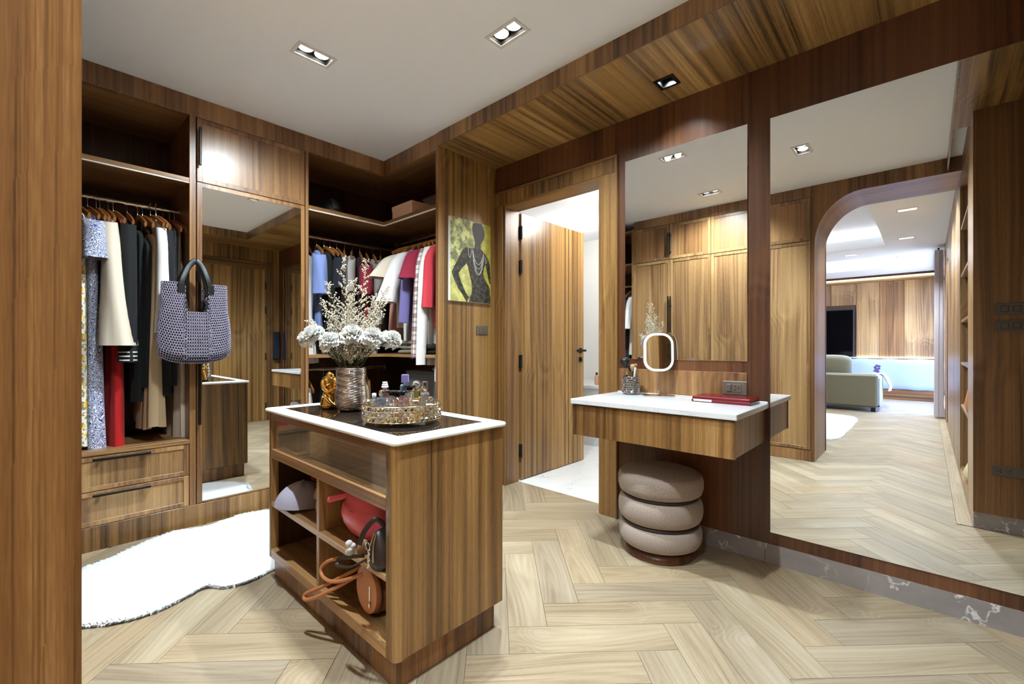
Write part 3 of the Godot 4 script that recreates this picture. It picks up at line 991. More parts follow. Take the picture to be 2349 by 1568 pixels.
func build_wardrobes() -> void:
	# left corner unit: open bay on the wardrobe wall that turns onto the cupboard wall
	var t := thing("open_wardrobe", "open corner wardrobe on the left with two drawers below its clothes rail", "wardrobe", P(0.3, 0, 3.4))
	var m: Material = M.interior
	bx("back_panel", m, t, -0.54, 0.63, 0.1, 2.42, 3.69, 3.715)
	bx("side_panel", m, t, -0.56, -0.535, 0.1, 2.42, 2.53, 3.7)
	bx("side_panel", M.teak, t, 0.622, 0.653, 0.125, 2.42, VA - 0.0005, 3.7)
	bx("side_panel", M.teak, t, -0.56, UC, 0.1, 2.42, 2.52, 2.545)
	var mb := MB.new()
	rb(mb, -0.53, 0.622, 2.39, 2.41, VA + 0.002, 3.7, 0)
	rb(mb, -0.53, UC - 0.003, 2.39, 2.41, 2.545, VA + 0.002, 2)
	obj("top_panel", mb, M.teak, t)
	mb = MB.new()
	rb(mb, -0.53, 0.622, 1.999, 2.023, VA + 0.002, 3.7, 0)
	rb(mb, -0.53, UC - 0.003, 1.999, 2.023, 2.545, VA + 0.002, 2)
	obj("shelf", mb, M.teak, t)
	mb = MB.new()
	rb(mb, 0.045, 0.622, 1.992, 1.9995, VA + 0.004, VA + 0.014, 0, 0.001)
	obj("light_strip", mb, M.diffuser, t)
	rail(t, P(-0.5, 1.875, 3.4), P(0.62, 1.875, 3.4), 0.0135)
	rail(t, P(-0.28, 1.80, 2.56), P(-0.28, 1.80, 3.3), 0.0125)
	bx("board", M.teak_edge, t, -0.53, 0.622, 0.486, 0.508, VA - 0.002, 3.7, 0)
	bx("drawer_case", m, t, -0.5, 0.62, 0.126, 0.486, VA + 0.02, 3.68)
	for d in [[0.306, 0.482, 0.462, 0.476], [0.128, 0.302, 0.279, 0.293]]:
		var fr := framed_front("drawer_front", t, wall_a(VA + 0.008), 0.05, 0.619, d[0], d[1], 0.024, M.teak_light, M.teak_edge)
		bar_handle(fr, wall_a(VA + 0.004), 0.211, 0.445, d[2], d[3], 0.0)

	# middle: cupboard with the full-length mirror door
	t = thing("mirror_cupboard", "tall cupboard with a mirrored door between the two open wardrobes", "cupboard", P(0.96, 0, 3.4))
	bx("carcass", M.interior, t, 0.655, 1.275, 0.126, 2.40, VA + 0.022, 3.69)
	bx("stile", M.teak, t, 1.280, 1.297, 0.125, 2.42, VA - 0.0005, 3.7)
	var up := framed_front("upper_door", t, wall_a(VA + 0.008), 0.659, 1.274, 2.013, 2.384, 0.028, M.teak, M.teak, 0.004)
	bar_handle(up, wall_a(VA), 0.664, 0.676, 2.10, 2.325, 0.0)
	mb = MB.new()
	mb.xf = wall_a(VA)
	mb.slab(2, -0.018, 0.0, [0.659, 1.274, 0.13, 2.008], [[0.684, 1.25, 0.138, 1.984]], 1)
	var door := obj("mirror_door", mb, M.teak, t)
	lbx("mirror", M.mirror, door, wall_a(VA), 0.6835, 1.2505, 0.1375, 1.9845, -0.012, -0.0015, 1, 0.001)
	bar_handle(door, wall_a(VA), 0.660, 0.674, 0.59, 1.54, 0.0)

	# right: open L-shaped corner wardrobe
	t = thing("corner_wardrobe", "open L-shaped corner wardrobe full of shirts to the right of the mirrored cupboard", "wardrobe", P(1.9, 0, 3.3))
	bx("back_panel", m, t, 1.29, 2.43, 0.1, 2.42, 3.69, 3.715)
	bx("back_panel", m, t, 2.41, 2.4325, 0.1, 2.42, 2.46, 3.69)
	bx("side_panel", M.teak, t, 1.296, 1.303, 0.125, 2.42, VA + 0.001, 3.7)
	bx("side_panel", m, t, 1.906, 2.41, 0.0, 2.40, 2.458, 2.468)
	mb = MB.new()
	rb(mb, 1.303, 2.41, 2.389, 2.409, VA + 0.002, 3.69, 0)
	rb(mb, 1.885, 2.41, 2.389, 2.409, 2.468, VA + 0.002, 2)
	obj("top_panel", mb, M.teak, t)
	for s in [[1.999, 2.023, M.teak], [0.966, 0.988, M.teak_edge]]:
		mb = MB.new()
		rb(mb, 1.303, 2.41, s[0], s[1], VA + 0.002, 3.69, 0)
		rb(mb, 1.885, 2.41, s[0], s[1], 2.468, VA + 0.002, 2)
		obj("shelf", mb, s[2], t)
	mb = MB.new()
	rb(mb, 1.303, 1.893, 1.990, 1.9995, VA + 0.004, VA + 0.014, 0, 0.001)
	rb(mb, 1.887, 1.897, 1.990, 1.9995, 2.468, VA + 0.014, 2, 0.001)
	obj("light_strip", mb, M.diffuser, t)
	mb = MB.new()
	rb(mb, 1.303, 2.41, 0.126, 0.146, VA + 0.002, 3.69, 0)
	rb(mb, 1.885, 2.41, 0.126, 0.146, 2.468, VA + 0.002, 2)
	obj("floor_board", mb, M.teak, t)
	rail(t, P(1.303, 1.872, 3.4), P(2.12, 1.872, 3.4), 0.0115)
	rail(t, P(2.15, 1.92, 2.468), P(2.15, 1.92, 3.36), 0.0115)
	rail(t, P(1.303, 0.872, 3.38), P(2.05, 0.872, 3.38), 0.0125)

	# cupboard wall behind the camera's left, seen in the two wall mirrors
	var us := [2.518, 2.083, 1.646, 1.208, 0.770]
	var lab := ["plain teak cupboard beside the open corner wardrobe, seen at the left of the vanity mirror", "teak cupboard in the vanity mirror with its handles on the left edge", "teak cupboard without handles at the right of the vanity mirror", "teak cupboard next to the arch, seen at the left of the tall mirror"]
	for k in 4:
		var a: float = us[k + 1]
		var b: float = us[k]
		t = thing("teak_cupboard", lab[k], "cupboard", P(-0.25, 0, (a + b) / 2.0), "row of teak cupboards opposite the mirror wall")
		bx("carcass", M.interior, t, -0.55, UC - 0.022, 0.1, 2.41, a + 0.002, b - 0.002)
		bx("plinth", M.teak, t, -0.1, UC - 0.004, 0.0, 0.098, a, b)
		bx("top_rail", M.teak, t, -0.1, UC - 0.001, 2.402, HC, a, b)
		var hi := framed_front("upper_door", t, wall_c(UC - 0.009), a + 0.002, b - 0.002, 2.012, 2.398, 0.03, M.teak_light if k == 2 else M.teak, M.teak_light)
		var lo := framed_front("lower_door", t, wall_c(UC - 0.009), a + 0.002, b - 0.002, 0.104, 2.006, 0.03, M.teak_light, M.teak_light)
		if k < 2:
			var x := (a + 0.006) if k == 0 else (b - 0.02)
			bar_handle(hi, wall_c(UC), x, x + 0.014, 2.06, 2.30, 0.0)
			bar_handle(lo, wall_c(UC), x, x + 0.014, 0.70, 1.60, 0.0)

func build_mirrors() -> void:
	var t := thing("wall_mirror", "rectangular frameless mirror above the dressing shelf", "mirror", P(UB, 0.972, 1.0))
	lbx("glass", M.mirror, t, wall_b(), -1.328, -0.652, 0.972, 2.157, 0.0, 0.005, 1, 0.002)
	lbx("backing", M.housing, t, wall_b(), -1.325, -0.655, 0.975, 2.154, -0.002, 0.0015, 1, 0.0)
	t = thing("tall_mirror", "huge frameless mirror reflecting the arch and the bedroom", "mirror", P(UB, 0.149, 0.1))
	lbx("glass", M.mirror, t, wall_b(), -0.554, 0.44, 0.149, 2.15, 0.0, 0.005, 1, 0.002)
	lbx("backing", M.housing, t, wall_b(), -0.551, 0.437, 0.152, 2.147, -0.002, 0.0015, 1, 0.0)

func striped_door(called: String, parent: Node3D, xf: Transform3D, w: float, h: float, grooves: Array, m: Material) -> MeshInstance3D:
	# leaf from x = 0 to w; grooves are cut between the strips and floored in black
	var mb := MB.new()
	mb.xf = xf
	var xs := [0.0]
	for g in grooves:
		xs.append_array([g - 0.004, g + 0.004])
	xs.append(w)
	for k in range(0, xs.size(), 2):
		mb.box(Vector3(xs[k], 0.006, -0.04), Vector3(xs[k + 1], h, 0.0), 1, 0.001, Vector2(rng.randf(), rng.randf()))
	var leaf := obj(called, mb, m, parent)
	var gb := MB.new()
	gb.xf = xf
	for g in grooves:
		gb.box(Vector3(g - 0.004, 0.006, -0.036), Vector3(g + 0.004, h - 0.001, -0.004))
	obj("groove", gb, M.black, leaf)
	return leaf

func build_doors() -> void:
	# open bathroom door: hinged on the far jamb, standing square to the wall
	var xf := Transform3D(Basis.IDENTITY, Vector3(2.606, 0.0, -2.318))
	var t := Node3D.new()
	t.name = "door_1"
	add_child(t)
	t.position = P(2.6, 0, 2.318)
	off[t] = -t.position
	t.set_meta("kind", "structure")
	t.set_meta("label", "open teak bathroom door with three dark inlaid lines")
	t.set_meta("category", "door")
	striped_door("leaf", t, xf, 0.862, 2.085, [0.575, 0.628, 0.69], M.stripe_light)
	for h in [1.93, 1.665, 0.93, 0.235]:
		var mb := MB.new()
		mb.box(Vector3(2.583, h - 0.05, -2.33), Vector3(2.604, h + 0.05, -2.306), 1, 0.002)
		mb.tube([Vector3(2.592, h - 0.052, -2.304), Vector3(2.592, h + 0.052, -2.304)], 0.007, 10)
		obj("hinge", mb, M.black, t)
	var mb2 := MB.new()
	mb2.box(Vector3(3.39, 0.985, -2.318), Vector3(3.435, 1.03, -2.311), 1, 0.001)
	mb2.tube([Vector3(3.412, 1.008, -2.316), Vector3(3.412, 1.008, -2.265)], 0.009, 10)
	mb2.box(Vector3(3.29, 0.998, -2.272), Vector3(3.424, 1.018, -2.258), 1, 0.002)
	obj("lever_handle", mb2, M.bronze, t)
	mb2 = MB.new()
	mb2.box(Vector3(3.39, 0.905, -2.318), Vector3(3.435, 0.95, -2.311), 1, 0.001)
	mb2.tube([Vector3(3.412, 0.928, -2.316), Vector3(3.412, 0.928, -2.302)], 0.009, 12)
	obj("lock", mb2, M.bronze, t)
	# closed striped door at the end of the room, seen in the wardrobe mirror
	t = Node3D.new()
	t.name = "door_2"
	add_child(t)
	t.position = P(1.8, 0, -0.6)
	off[t] = -t.position
	t.set_meta("kind", "structure")
	t.set_meta("label", "closed striped door reflected in the wardrobe mirror")
	t.set_meta("category", "door")
	var xd := wall_d(-0.6)
	var xl := Transform3D(xd.basis, Vector3(2.255, 0, 0.598))
	striped_door("leaf", t, xl, 0.86, 2.12, [0.565, 0.63, 0.69], M.stripe_light)
	var c := MB.new()
	c.xf = xd
	c.box(Vector3(-2.345, 0, 0), Vector3(-2.258, 2.22, 0.014), 1, 0.003)
	c.box(Vector3(-1.392, 0, 0), Vector3(-1.305, 2.22, 0.014), 1, 0.003)
	c.box(Vector3(-2.258, 2.125, 0), Vector3(-1.392, 2.22, 0.014), 0, 0.003)
	obj("casing", c, M.stripe, t)
	for h in [1.9, 1.55, 0.9, 0.2]:
		c = MB.new()
		c.box(Vector3(2.247, h - 0.05, 0.586), Vector3(2.264, h + 0.05, 0.6), 1, 0.002)
		obj("hinge", c, M.black, t)

func build_vanity() -> void:
	var t := thing("dressing_shelf", "floating teak dressing shelf with a white marble top under the vanity mirror", "vanity", P(2.2, 0.585, 0.97))
	var mb := MB.new()
	rb(mb, 1.936, UB, 0.746, 0.773, 0.56, 1.378, 0, 0.003)
	obj("marble_top", mb, M.marble, t)
	bx("case", M.stripe_red, t, 1.965, UB, 0.587, 0.742, 0.573, 1.368)
	bx("drawer_front", M.stripe, t, 1.945, 1.964, 0.585, 0.741, 0.570, 1.371)
	bx("shadow_gap", M.black, t, 1.955, UB, 0.741, 0.747, 0.572, 1.369, 0, 0.0)
	bx("upstand", M.marble, t, 2.421, UB, 0.773, 0.779, 0.562, 1.376, 2)

func build_island() -> void:
	var u0 := 0.734
	var u1 := 1.198
	var v0 := 1.157
	var v1 := 2.203
	var t := thing("wardrobe_island", "teak wardrobe island with a glass display drawer, open cubbies and a marble rimmed top", "island", P(0.966, 0, 1.68))
	bx("plinth", M.stripe_red, t, u0 + 0.022, u1 - 0.02, 0.0, 0.1, v0 + 0.027, v1 - 0.02, 1, 0.002)
	var e := bx("end_panel", M.stripe, t, u0 + 0.03, u1, 0.1, 0.752, v0, v0 + 0.03, 1, 0.004)
	bx("end_panel", M.stripe, t, u0 + 0.03, u1, 0.1, 0.752, v1 - 0.03, v1, 1, 0.004)
	bx("back_panel", M.stripe, t, u1 - 0.02, u1 - 0.0005, 0.1, 0.752, v0 + 0.03, v1 - 0.03)
	# rounded front posts
	for k in 2:
		var mb := MB.new()
		var c := Vector2(u0 + 0.026, v0 + 0.026) if k == 0 else Vector2(u0 + 0.026, v1 - 0.026)
		var sgn := -1.0 if k == 0 else 1.0
		var outline := []
		outline.append(Vector2(u0 + 0.032, c.y + sgn * 0.026))
		for s in 9:
			var a := s / 8.0 * PI / 2.0
			outline.append(Vector2(c.x - sin(a) * 0.026, c.y + sgn * cos(a) * 0.026))
		outline.append(Vector2(u0, c.y - sgn * 0.022))
		outline.append(Vector2(u0 + 0.03, c.y - sgn * 0.022))
		mb.grid(outline.size() - 1, 2, func(s, tt):
			var q: Vector2 = outline[int(round(s * (outline.size() - 1)))]
			return P(q.x, lerpf(0.1, 0.752, tt), q.y), false, Vector2(0.1, 0.65))
		obj("corner_post", mb, M.stripe, t)
	# face frame and cubbies
	var a0 := v0 + 0.048
	var a1 := v1 - 0.046
	bx("top_rail", M.teak, t, u0, u0 + 0.03, 0.722, 0.752, a0, a1, 2)
	bx("drawer_rail", M.teak_edge, t, u0 - 0.001, u0 + 0.05, 0.548, 0.587, a0, a1, 2)
	bx("bottom_rail", M.teak_edge, t, u0 - 0.001, u0 + 0.03, 0.1, 0.139, a0, a1, 2)
	bx("case_floor", M.teak_light, t, u0 + 0.03, u1 - 0.02, 0.12, 0.138, a0 - 0.02, a1 + 0.02, 2)
	bx("middle_shelf", M.teak_light, t, u0, u1 - 0.02, 0.331, 0.352, a0, a1, 2)
	bx("case_ceiling", M.interior, t, u0 + 0.05, u1 - 0.02, 0.548, 0.56, a0 - 0.02, a1 + 0.02, 2)
	bx("divider", M.teak_light, t, u0 + 0.001, u1 - 0.02, 0.138, 0.548, 1.672, 1.694)
	bx("side_lining", M.interior, t, u0 + 0.03, u1 - 0.02, 0.1, 0.75, a0 - 0.02, a0)
	bx("side_lining", M.interior, t, u0 + 0.03, u1 - 0.02, 0.1, 0.75, a1, a1 + 0.016)
	# glass front of the jewellery drawer
	var g := bx("display_pane", M.pane, t, u0 + 0.012, u0 + 0.016, 0.585, 0.724, a0 - 0.002, a1 + 0.002, 1, 0.0)
	bx("glazing_bead", M.teak_edge, t, u0 + 0.018, u0 + 0.026, 0.585, 0.592, a0, a1, 2)
	# tray inside: box of thin walls lined in burgundy
	var tr := MB.new()
	rb(tr, u0 + 0.10, u0 + 0.108, 0.562, 0.672, a0 + 0.0, a1 - 0.16, 2)
	rb(tr, u1 - 0.06, u1 - 0.052, 0.562, 0.672, a0 + 0.0, a1 - 0.16, 2)
	rb(tr, u0 + 0.10, u1 - 0.05, 0.562, 0.672, a1 - 0.168, a1 - 0.16, 0)
	obj("tray", tr, M.teak_edge, t)
	bx("tray_lining", M.burgundy, t, u0 + 0.109, u1 - 0.061, 0.61, 0.638, a0 + 0.001, a1 - 0.17)
	# top
	var mb := MB.new()
	ring_slab(mb, [u0 - 0.012, u1 + 0.012, v0 - 0.014, v1 + 0.012], 0.02, [0.78, 1.142, 1.207, 2.125], 0.752, 0.768, 0.007)
	obj("marble_rim", mb, M.quartz, t)
	bx("smoked_glass", M.smoked, t, 0.775, 1.147, 0.758, 0.7665, 1.202, 2.13, 1, 0.0)
	# jewellery in the tray
	for k in 5:
		var c := P(0.93, 0.64, 1.93 - 0.075 * k)
		var w := thing("bracelet", ["chunky silver bracelet at the far end of the display tray", "twisted pale bracelet second from the far end of the tray", "dark bead bracelet in the middle of the display tray", "rolled brown leather cuff in the display tray", "white watch strap nearest the camera in the display tray"][k], "bracelet", c, "bracelets in the glass display drawer")
		mb = MB.new()
		var r := 0.024 + 0.004 * (k % 2)
		var pts := []
		for s in 21:
			var an := s / 20.0 * TAU
			pts.append(Vector3(cos(an) * 0.35 * r * (1.0 if k != 3 else 2.6), r + sin(an) * r, sin(an + 0.4) * r * 0.9))
		mb.tube(pts, 0.007 if k < 3 else 0.005, 8, false, Vector2(1, 1.0 if k < 3 else 2.6))
		obj("band", mb, [M.steel, M.pale_gold, M.black, M.leather_tan, M.c_cream][k], w, true)

func cloth_bag(t: Node3D, called: String, m: Material, c: Vector3, ax: Vector3, prof: Array, depth_dir: Vector3, folds := 0.0, open := true) -> MeshInstance3D:
	# a soft body: prof rows are (height, half width, half depth)
	var mb := MB.new()
	var n := prof.size() - 1
	mb.grid(28, n, func(s, tt):
		var q: Vector3 = prof[int(round(tt * n))]
		var a: float = s * TAU
		var ca := cos(a)
		var sa := sin(a)
		var cx := signf(ca) * pow(absf(ca), 0.75)
		var cz := signf(sa) * pow(absf(sa), 0.75)
		var f := 1.0 + folds * sin(a * 5.0 + q.x * 30.0)
		return c + ax * cx * q.y * f + depth_dir * cz * q.z * f + Vector3(0, q.x, 0), true)
	return obj(called, mb, m, t)

# ---------------------------------------------------------------- things on and in the island

func build_island_top() -> void:
	var h := 0.768
	# gilded seated figure hugging its knees
	var t := thing("gold_figurine", "polished gold seated figurine beside the ridged vase", "figurine", P(0.925, h, 1.985))
	var mb := MB.new()
	var c := P(0.925, h, 1.985)
	mb.lathe([Vector2(0.0001, 0.0), Vector2(0.036, 0.0), Vector2(0.043, 0.006), Vector2(0.044, 0.018), Vector2(0.04, 0.035), Vector2(0.034, 0.06), Vector2(0.029, 0.078), Vector2(0.024, 0.088), Vector2(0.0001, 0.09)], c, 26)
	mb.ball(c + Vector3(-0.004, 0.115, 0.0), Vector3(0.036, 0.036, 0.03), 20, 14)
	mb.ball(c + Vector3(0.004, 0.075, 0.022), Vector3(0.026, 0.022, 0.02), 14, 10)
	mb.ball(c + Vector3(0.03, 0.02, 0.02), Vector3(0.02, 0.018, 0.018), 14, 10)
	mb.ball(c + Vector3(-0.012, 0.02, 0.036), Vector3(0.02, 0.017, 0.016), 14, 10)
	obj("body", mb, M.gold, t)
	mb = MB.new()
	mb.ball(c + Vector3(-0.004, 0.147, 0.004), Vector3(0.018, 0.016, 0.018), 16, 10)
	mb.ball(c + Vector3(-0.004, 0.160, 0.0), Vector3(0.007, 0.006, 0.007), 10, 8)
	obj("head", mb, M.gold, t)
	for s in [-1.0, 1.0]:
		mb = MB.new()
		mb.tube(cr([c + Vector3(0.03 * s - 0.004, 0.125, 0.008), c + Vector3(0.038 * s - 0.002, 0.10, 0.018), c + Vector3(0.026 * s, 0.078, 0.034), c + Vector3(0.006 * s, 0.084, 0.042)], 5), [0.012, 0.0118, 0.0115, 0.011, 0.0105, 0.010, 0.0098, 0.0095, 0.009, 0.0088, 0.0085, 0.0082, 0.008, 0.0075, 0.007, 0.0065], 10)
		obj("arm", mb, M.gold, t)
		mb = MB.new()
		mb.tube(cr([c + Vector3(0.03 * s, 0.05, 0.0), c + Vector3(0.036 * s, 0.06, 0.025), c + Vector3(0.022 * s, 0.03, 0.042), c + Vector3(0.004 * s, 0.014, 0.046)], 4), 0.0095, 10)
		obj("leg", mb, M.gold, t)

	# ridged pewter vase
	var vc := P(0.957, h, 1.855)
	t = thing("ridged_vase", "silvery ridged cylinder vase holding the white flowers", "vase", vc)
	var prof := []
	for k in 115:
		var y := k / 114.0
		var r := 0.0615 + 0.006 * sin(clampf((0.62 - y) / 0.62, 0.0, 1.0) * PI) - 0.014 * pow(clampf((0.16 - y) / 0.16, 0.0, 1.0), 2.0)
		var rid := 0.0016 * (1.0 if k % 3 == 0 else -0.7) + 0.0007 * sin(k * 2.3)
		prof.append(Vector2(r + rid, 0.006 + y * 0.178))
	mb = MB.new()
	var np := prof.size() - 1
	mb.grid(56, np, func(s, tt):
		var k := int(round(tt * np))
		var q: Vector2 = prof[k]
		var a: float = s * TAU
		var wob := 0.0009 * sin(a * 3.0 + k * 1.7) + 0.0006 * sin(a * 11.0 + k * 0.9)
		return vc + Vector3(cos(a) * (q.x + wob), q.y, sin(a) * (q.x + wob)), true)
	obj("body", mb, M.pewter, t)
	mb = MB.new()
	mb.lathe([Vector2(0.0001, 0.0), Vector2(0.044, 0.0), Vector2(0.047, 0.004), Vector2(0.047, 0.0075), Vector2(0.0001, 0.008)], vc, 30)
	obj("foot", mb, M.black_gloss, t)
	mb = MB.new()
	mb.lathe([Vector2(0.0617, 0.184), Vector2(0.0605, 0.187), Vector2(0.057, 0.184), Vector2(0.056, 0.12), Vector2(0.0001, 0.11)], vc, 30)
	obj("lip", mb, M.pewter, t)

	# crystal tray
	var tc := P(0.951, h, 1.447)
	t = thing("crystal_tray", "round tray with a gilded crystal gallery holding the perfume bottles", "tray", tc)
	mb = MB.new()
	mb.lathe([Vector2(0.0001, 0.011), Vector2(0.135, 0.011), Vector2(0.14, 0.014), Vector2(0.135, 0.0165), Vector2(0.0001, 0.0165)], tc, 48)
	obj("mirrored_base", mb, M.chrome, t)
	mb = MB.new()
	for y in [0.013, 0.0325, 0.051, 0.0685]:
		var pts := []
		for s in 49:
			var a := s / 48.0 * TAU
			pts.append(tc + Vector3(cos(a) * 0.141, y, sin(a) * 0.141))
		mb.tube(pts, 0.0019 if y > 0.02 and y < 0.06 else 0.0026, 6, false)
	for s in 44:
		var a := s / 44.0 * TAU
		mb.tube([tc + Vector3(cos(a) * 0.141, 0.012, sin(a) * 0.141), tc + Vector3(cos(a) * 0.141, 0.069, sin(a) * 0.141)], 0.0012, 4, false)
	obj("wire_frame", mb, M.pale_gold, t)
	var cm := MB.new()   # one faceted stone, shared
	var st := [Vector3(0.0, 0.0, 0.0042)]
	for s in 8:
		var a := (s + 0.5) / 8.0 * TAU
		cm.tri(Vector3(cos(a) * 0.0045, sin(a) * 0.0042, 0.0045), Vector3(cos(a + TAU / 8) * 0.0045, sin(a + TAU / 8) * 0.0042, 0.0045), Vector3(0, 0, 0.005), Vector3(0, 0, 1))
		var n1 := Vector3(cos(a + TAU / 16), sin(a + TAU / 16), 0.7).normalized()
		cm.quad(Vector3(cos(a) * 0.0045, sin(a) * 0.0042, 0.0045), Vector3(cos(a + TAU / 8) * 0.0045, sin(a + TAU / 8) * 0.0042, 0.0045), Vector3(cos(a + TAU / 8) * 0.0092, sin(a + TAU / 8) * 0.0086, 0.0), Vector3(cos(a) * 0.0092, sin(a) * 0.0086, 0.0), n1)
		cm.tri(Vector3(cos(a) * 0.0092, sin(a) * 0.0086, 0.0), Vector3(cos(a + TAU / 8) * 0.0092, sin(a + TAU / 8) * 0.0086, 0.0), Vector3(0, 0, -0.006), Vector3(cos(a + TAU / 16) * 0.6, sin(a + TAU / 16) * 0.6, -1.0).normalized())
	var stone := cm.mesh()
	for row in 3:
		for s in 44:
			var a := (s + 0.5) / 44.0 * TAU
			var o := put("crystal", stone, [M.crystal, M.chrome, M.crystal_gold, M.chrome, M.pale_gold, M.crystal, M.chrome][(s * 5 + row * 3 + s / 5) % 7], t, true)
			o.transform = Transform3D(Basis(Vector3.UP, PI / 2 - a) * Basis(Vector3.BACK, rng.randf() * 0.8) * Basis(Vector3.RIGHT, rng.randf_range(-0.18, 0.18)), Vector3(cos(a) * 0.1415, 0.0225 + row * 0.0183, sin(a) * 0.1415))
	for s in 4:
		var a := s / 4.0 * TAU + 0.9
		mb = MB.new()
		mb.ball(tc + Vector3(cos(a) * 0.115, 0.0055, sin(a) * 0.115), Vector3(0.006, 0.0055, 0.006), 10, 7)
		obj("foot", mb, M.chrome, t)

	# perfume bottles: [lateral px-like offset along the picture, depth offset, width, depth, body height, glass, cap kind, label]
	var rt := Vector3(0.680, 0, 0.733)
	var fw := Vector3(0.733, 0, -0.680)
	var bottles := [
		[-0.103, -0.01, 0.030, 0.026, 0.045, "perfume_clear", "white", "small clear bottle with a white cap at the left end of the crystal tray"],
		[-0.078, 0.045, 0.034, 0.026, 0.065, "perfume_pink", "stepped", "tall pale bottle with a stepped white cap nearest the vase"],
		[-0.064, -0.05, 0.036, 0.030, 0.052, "perfume_blue", "chrome", "light blue faceted bottle at the left of the crystal tray"],
		[-0.026, -0.045, 0.044, 0.034, 0.052, "perfume_clear", "flower", "clear bottle with a wide black flower cap left of the pink one"],
		[0.016, -0.072, 0.048, 0.034, 0.054, "perfume_pink", "flower", "pink bottle with a wide black flower cap at the front of the tray"],
		[0.0, 0.045, 0.036, 0.026, 0.078, "perfume_blue", "block", "tall bottle with a violet block cap at the back of the tray"],
		[0.026, 0.005, 0.038, 0.03, 0.062, "perfume_clear", "flower", "clear bottle with a black flower cap in the middle of the tray"],
		[0.047, 0.03, 0.034, 0.03, 0.066, "perfume_amber", "ball", "bottle with a round glass stopper behind the flat amber bottle"],
		[0.062, -0.045, 0.054, 0.03, 0.030, "perfume_amber", "low", "low amber bottle at the right front of the crystal tray"],
		[0.082, 0.02, 0.030, 0.028, 0.060, "perfume_clear", "ring", "bottle with an open square chrome cap at the right of the tray"],
		[0.068, 0.055, 0.024, 0.024, 0.056, "pewter_b", "chrome", "slim pewter coloured bottle at the back right of the tray"],
		[0.108, -0.02, 0.034, 0.026, 0.034, "pewter_b", "chrome", "short pewter coloured bottle at the right end of the tray"],
	]
	for b in bottles:
		var bc: Vector3 = tc + rt * b[0] + fw * b[1] + Vector3(0, 0.0168, 0)
		var bs := Basis(rt, Vector3.UP, -fw)
		var w := thing("perfume_bottle", b[7], "perfume", bc, "perfume bottles on the crystal tray", bs)
		var hw: float = b[2] / 2
		var hd: float = b[3] / 2
		var hb: float = b[4] * 1.5
		mb = MB.new()
		mb.box(Vector3(-hw, 0, -hd), Vector3(hw, hb, hd), 1, 0.005)
		obj("bottle", mb, M.pewter if b[5] == "pewter_b" else M[b[5]], w, true)
		mb = MB.new()
		mb.lathe([Vector2(0.0001, 0), Vector2(0.007, 0), Vector2(0.007, 0.008), Vector2(0.0001, 0.008)], Vector3(0, hb, 0), 14)
		obj("collar", mb, M.chrome, w, true)
		mb = MB.new()
		var y: float = hb + 0.006
		var cmat: Material = M.chrome
		match b[6]:
			"flower":
				cmat = M.black_gloss
				mb.lathe([Vector2(0.0001, y), Vector2(0.012, y), Vector2(0.012, y + 0.010), Vector2(0.0001, y + 0.010)], Vector3.ZERO, 16)
				mb.grid(32, 4, func(s, tt):
					var a: float = s * TAU
					var r: float = [0.0001, 0.021, 0.023, 0.021, 0.0001][int(round(tt * 4))] * (1.0 + 0.1 * absf(sin(a * 2.5)))
					return Vector3(cos(a) * r, y + 0.010 + [0.0, 0.0, 0.004, 0.008, 0.009][int(round(tt * 4))], sin(a) * r), true)
			"stepped":
				cmat = M.enamel
				for k in 3:
					mb.lathe([Vector2(0.0001, y + k * 0.008), Vector2(0.013 - k * 0.002, y + k * 0.008), Vector2(0.013 - k * 0.002, y + k * 0.008 + 0.007), Vector2(0.0001, y + k * 0.008 + 0.0075)], Vector3.ZERO, 18)
			"block":
				cmat = M.c_lavender
				mb.box(Vector3(-0.013, y, -0.01), Vector3(0.013, y + 0.032, 0.01), 1, 0.002)
			"ball":
				cmat = M.crystal
				mb.ball(Vector3(0, y + 0.014, 0), Vector3(0.015, 0.014, 0.015), 12, 8)
			"ring":
				for q in [[-0.010, -0.006, 0.0, 0.034], [0.006, 0.010, 0.0, 0.034], [-0.010, 0.010, 0.030, 0.034], [-0.010, 0.010, 0.0, 0.004]]:
					mb.box(Vector3(q[0], y + q[2], -0.005), Vector3(q[1], y + q[3], 0.005), 1, 0.001)
			"low":
				mb.box(Vector3(-0.012, y, -0.008), Vector3(0.012, y + 0.016, 0.008), 1, 0.002)
			"white":
				cmat = M.enamel
				mb.lathe([Vector2(0.0001, y), Vector2(0.008, y), Vector2(0.008, y + 0.014), Vector2(0.0001, y + 0.016)], Vector3.ZERO, 16)
			_:
				mb.lathe([Vector2(0.0001, y), Vector2(0.009, y), Vector2(0.009, y + 0.018), Vector2(0.0001, y + 0.019)], Vector3.ZERO, 16)
		obj("cap", mb, cmat, w, true)
	build_flowers(vc, rt, fw)

func carnation_mesh(seed_: int) -> ArrayMesh:
	var r2 := RandomNumberGenerator.new()
	r2.seed = seed_
	var mb := MB.new()
	for layer in 11:
		var el := lerpf(1.5, -0.45, layer / 10.0)      # how far the layer stands up
		var R := lerpf(0.027, 0.043, layer / 10.0) * r2.randf_range(0.92, 1.08)
		var ph := r2.randf() * TAU
		var k1 := 5 + layer
		mb.grid(72, 4, func(s, tt):
			var a: float = s * TAU + ph
			var rr: float = R * tt * (1.0 + 0.07 * sin(a * 29.0) * tt + 0.08 * sin(a * 3.0 + layer))
			var ruf: float = pow(tt, 2.0) * (0.0085 * sin(a * (k1 % 4 + 4) + layer) + 0.007 * sin(a * (k1 + 9) + layer * 2.0))
			var q := el + ruf * 18.0
			var rad := rr * cos(q) + 0.003
			return Vector3(cos(a) * rad, 0.004 + rr * sin(q) - layer * 0.0012, sin(a) * rad), true, Vector2.ONE, false)
	return mb.mesh()

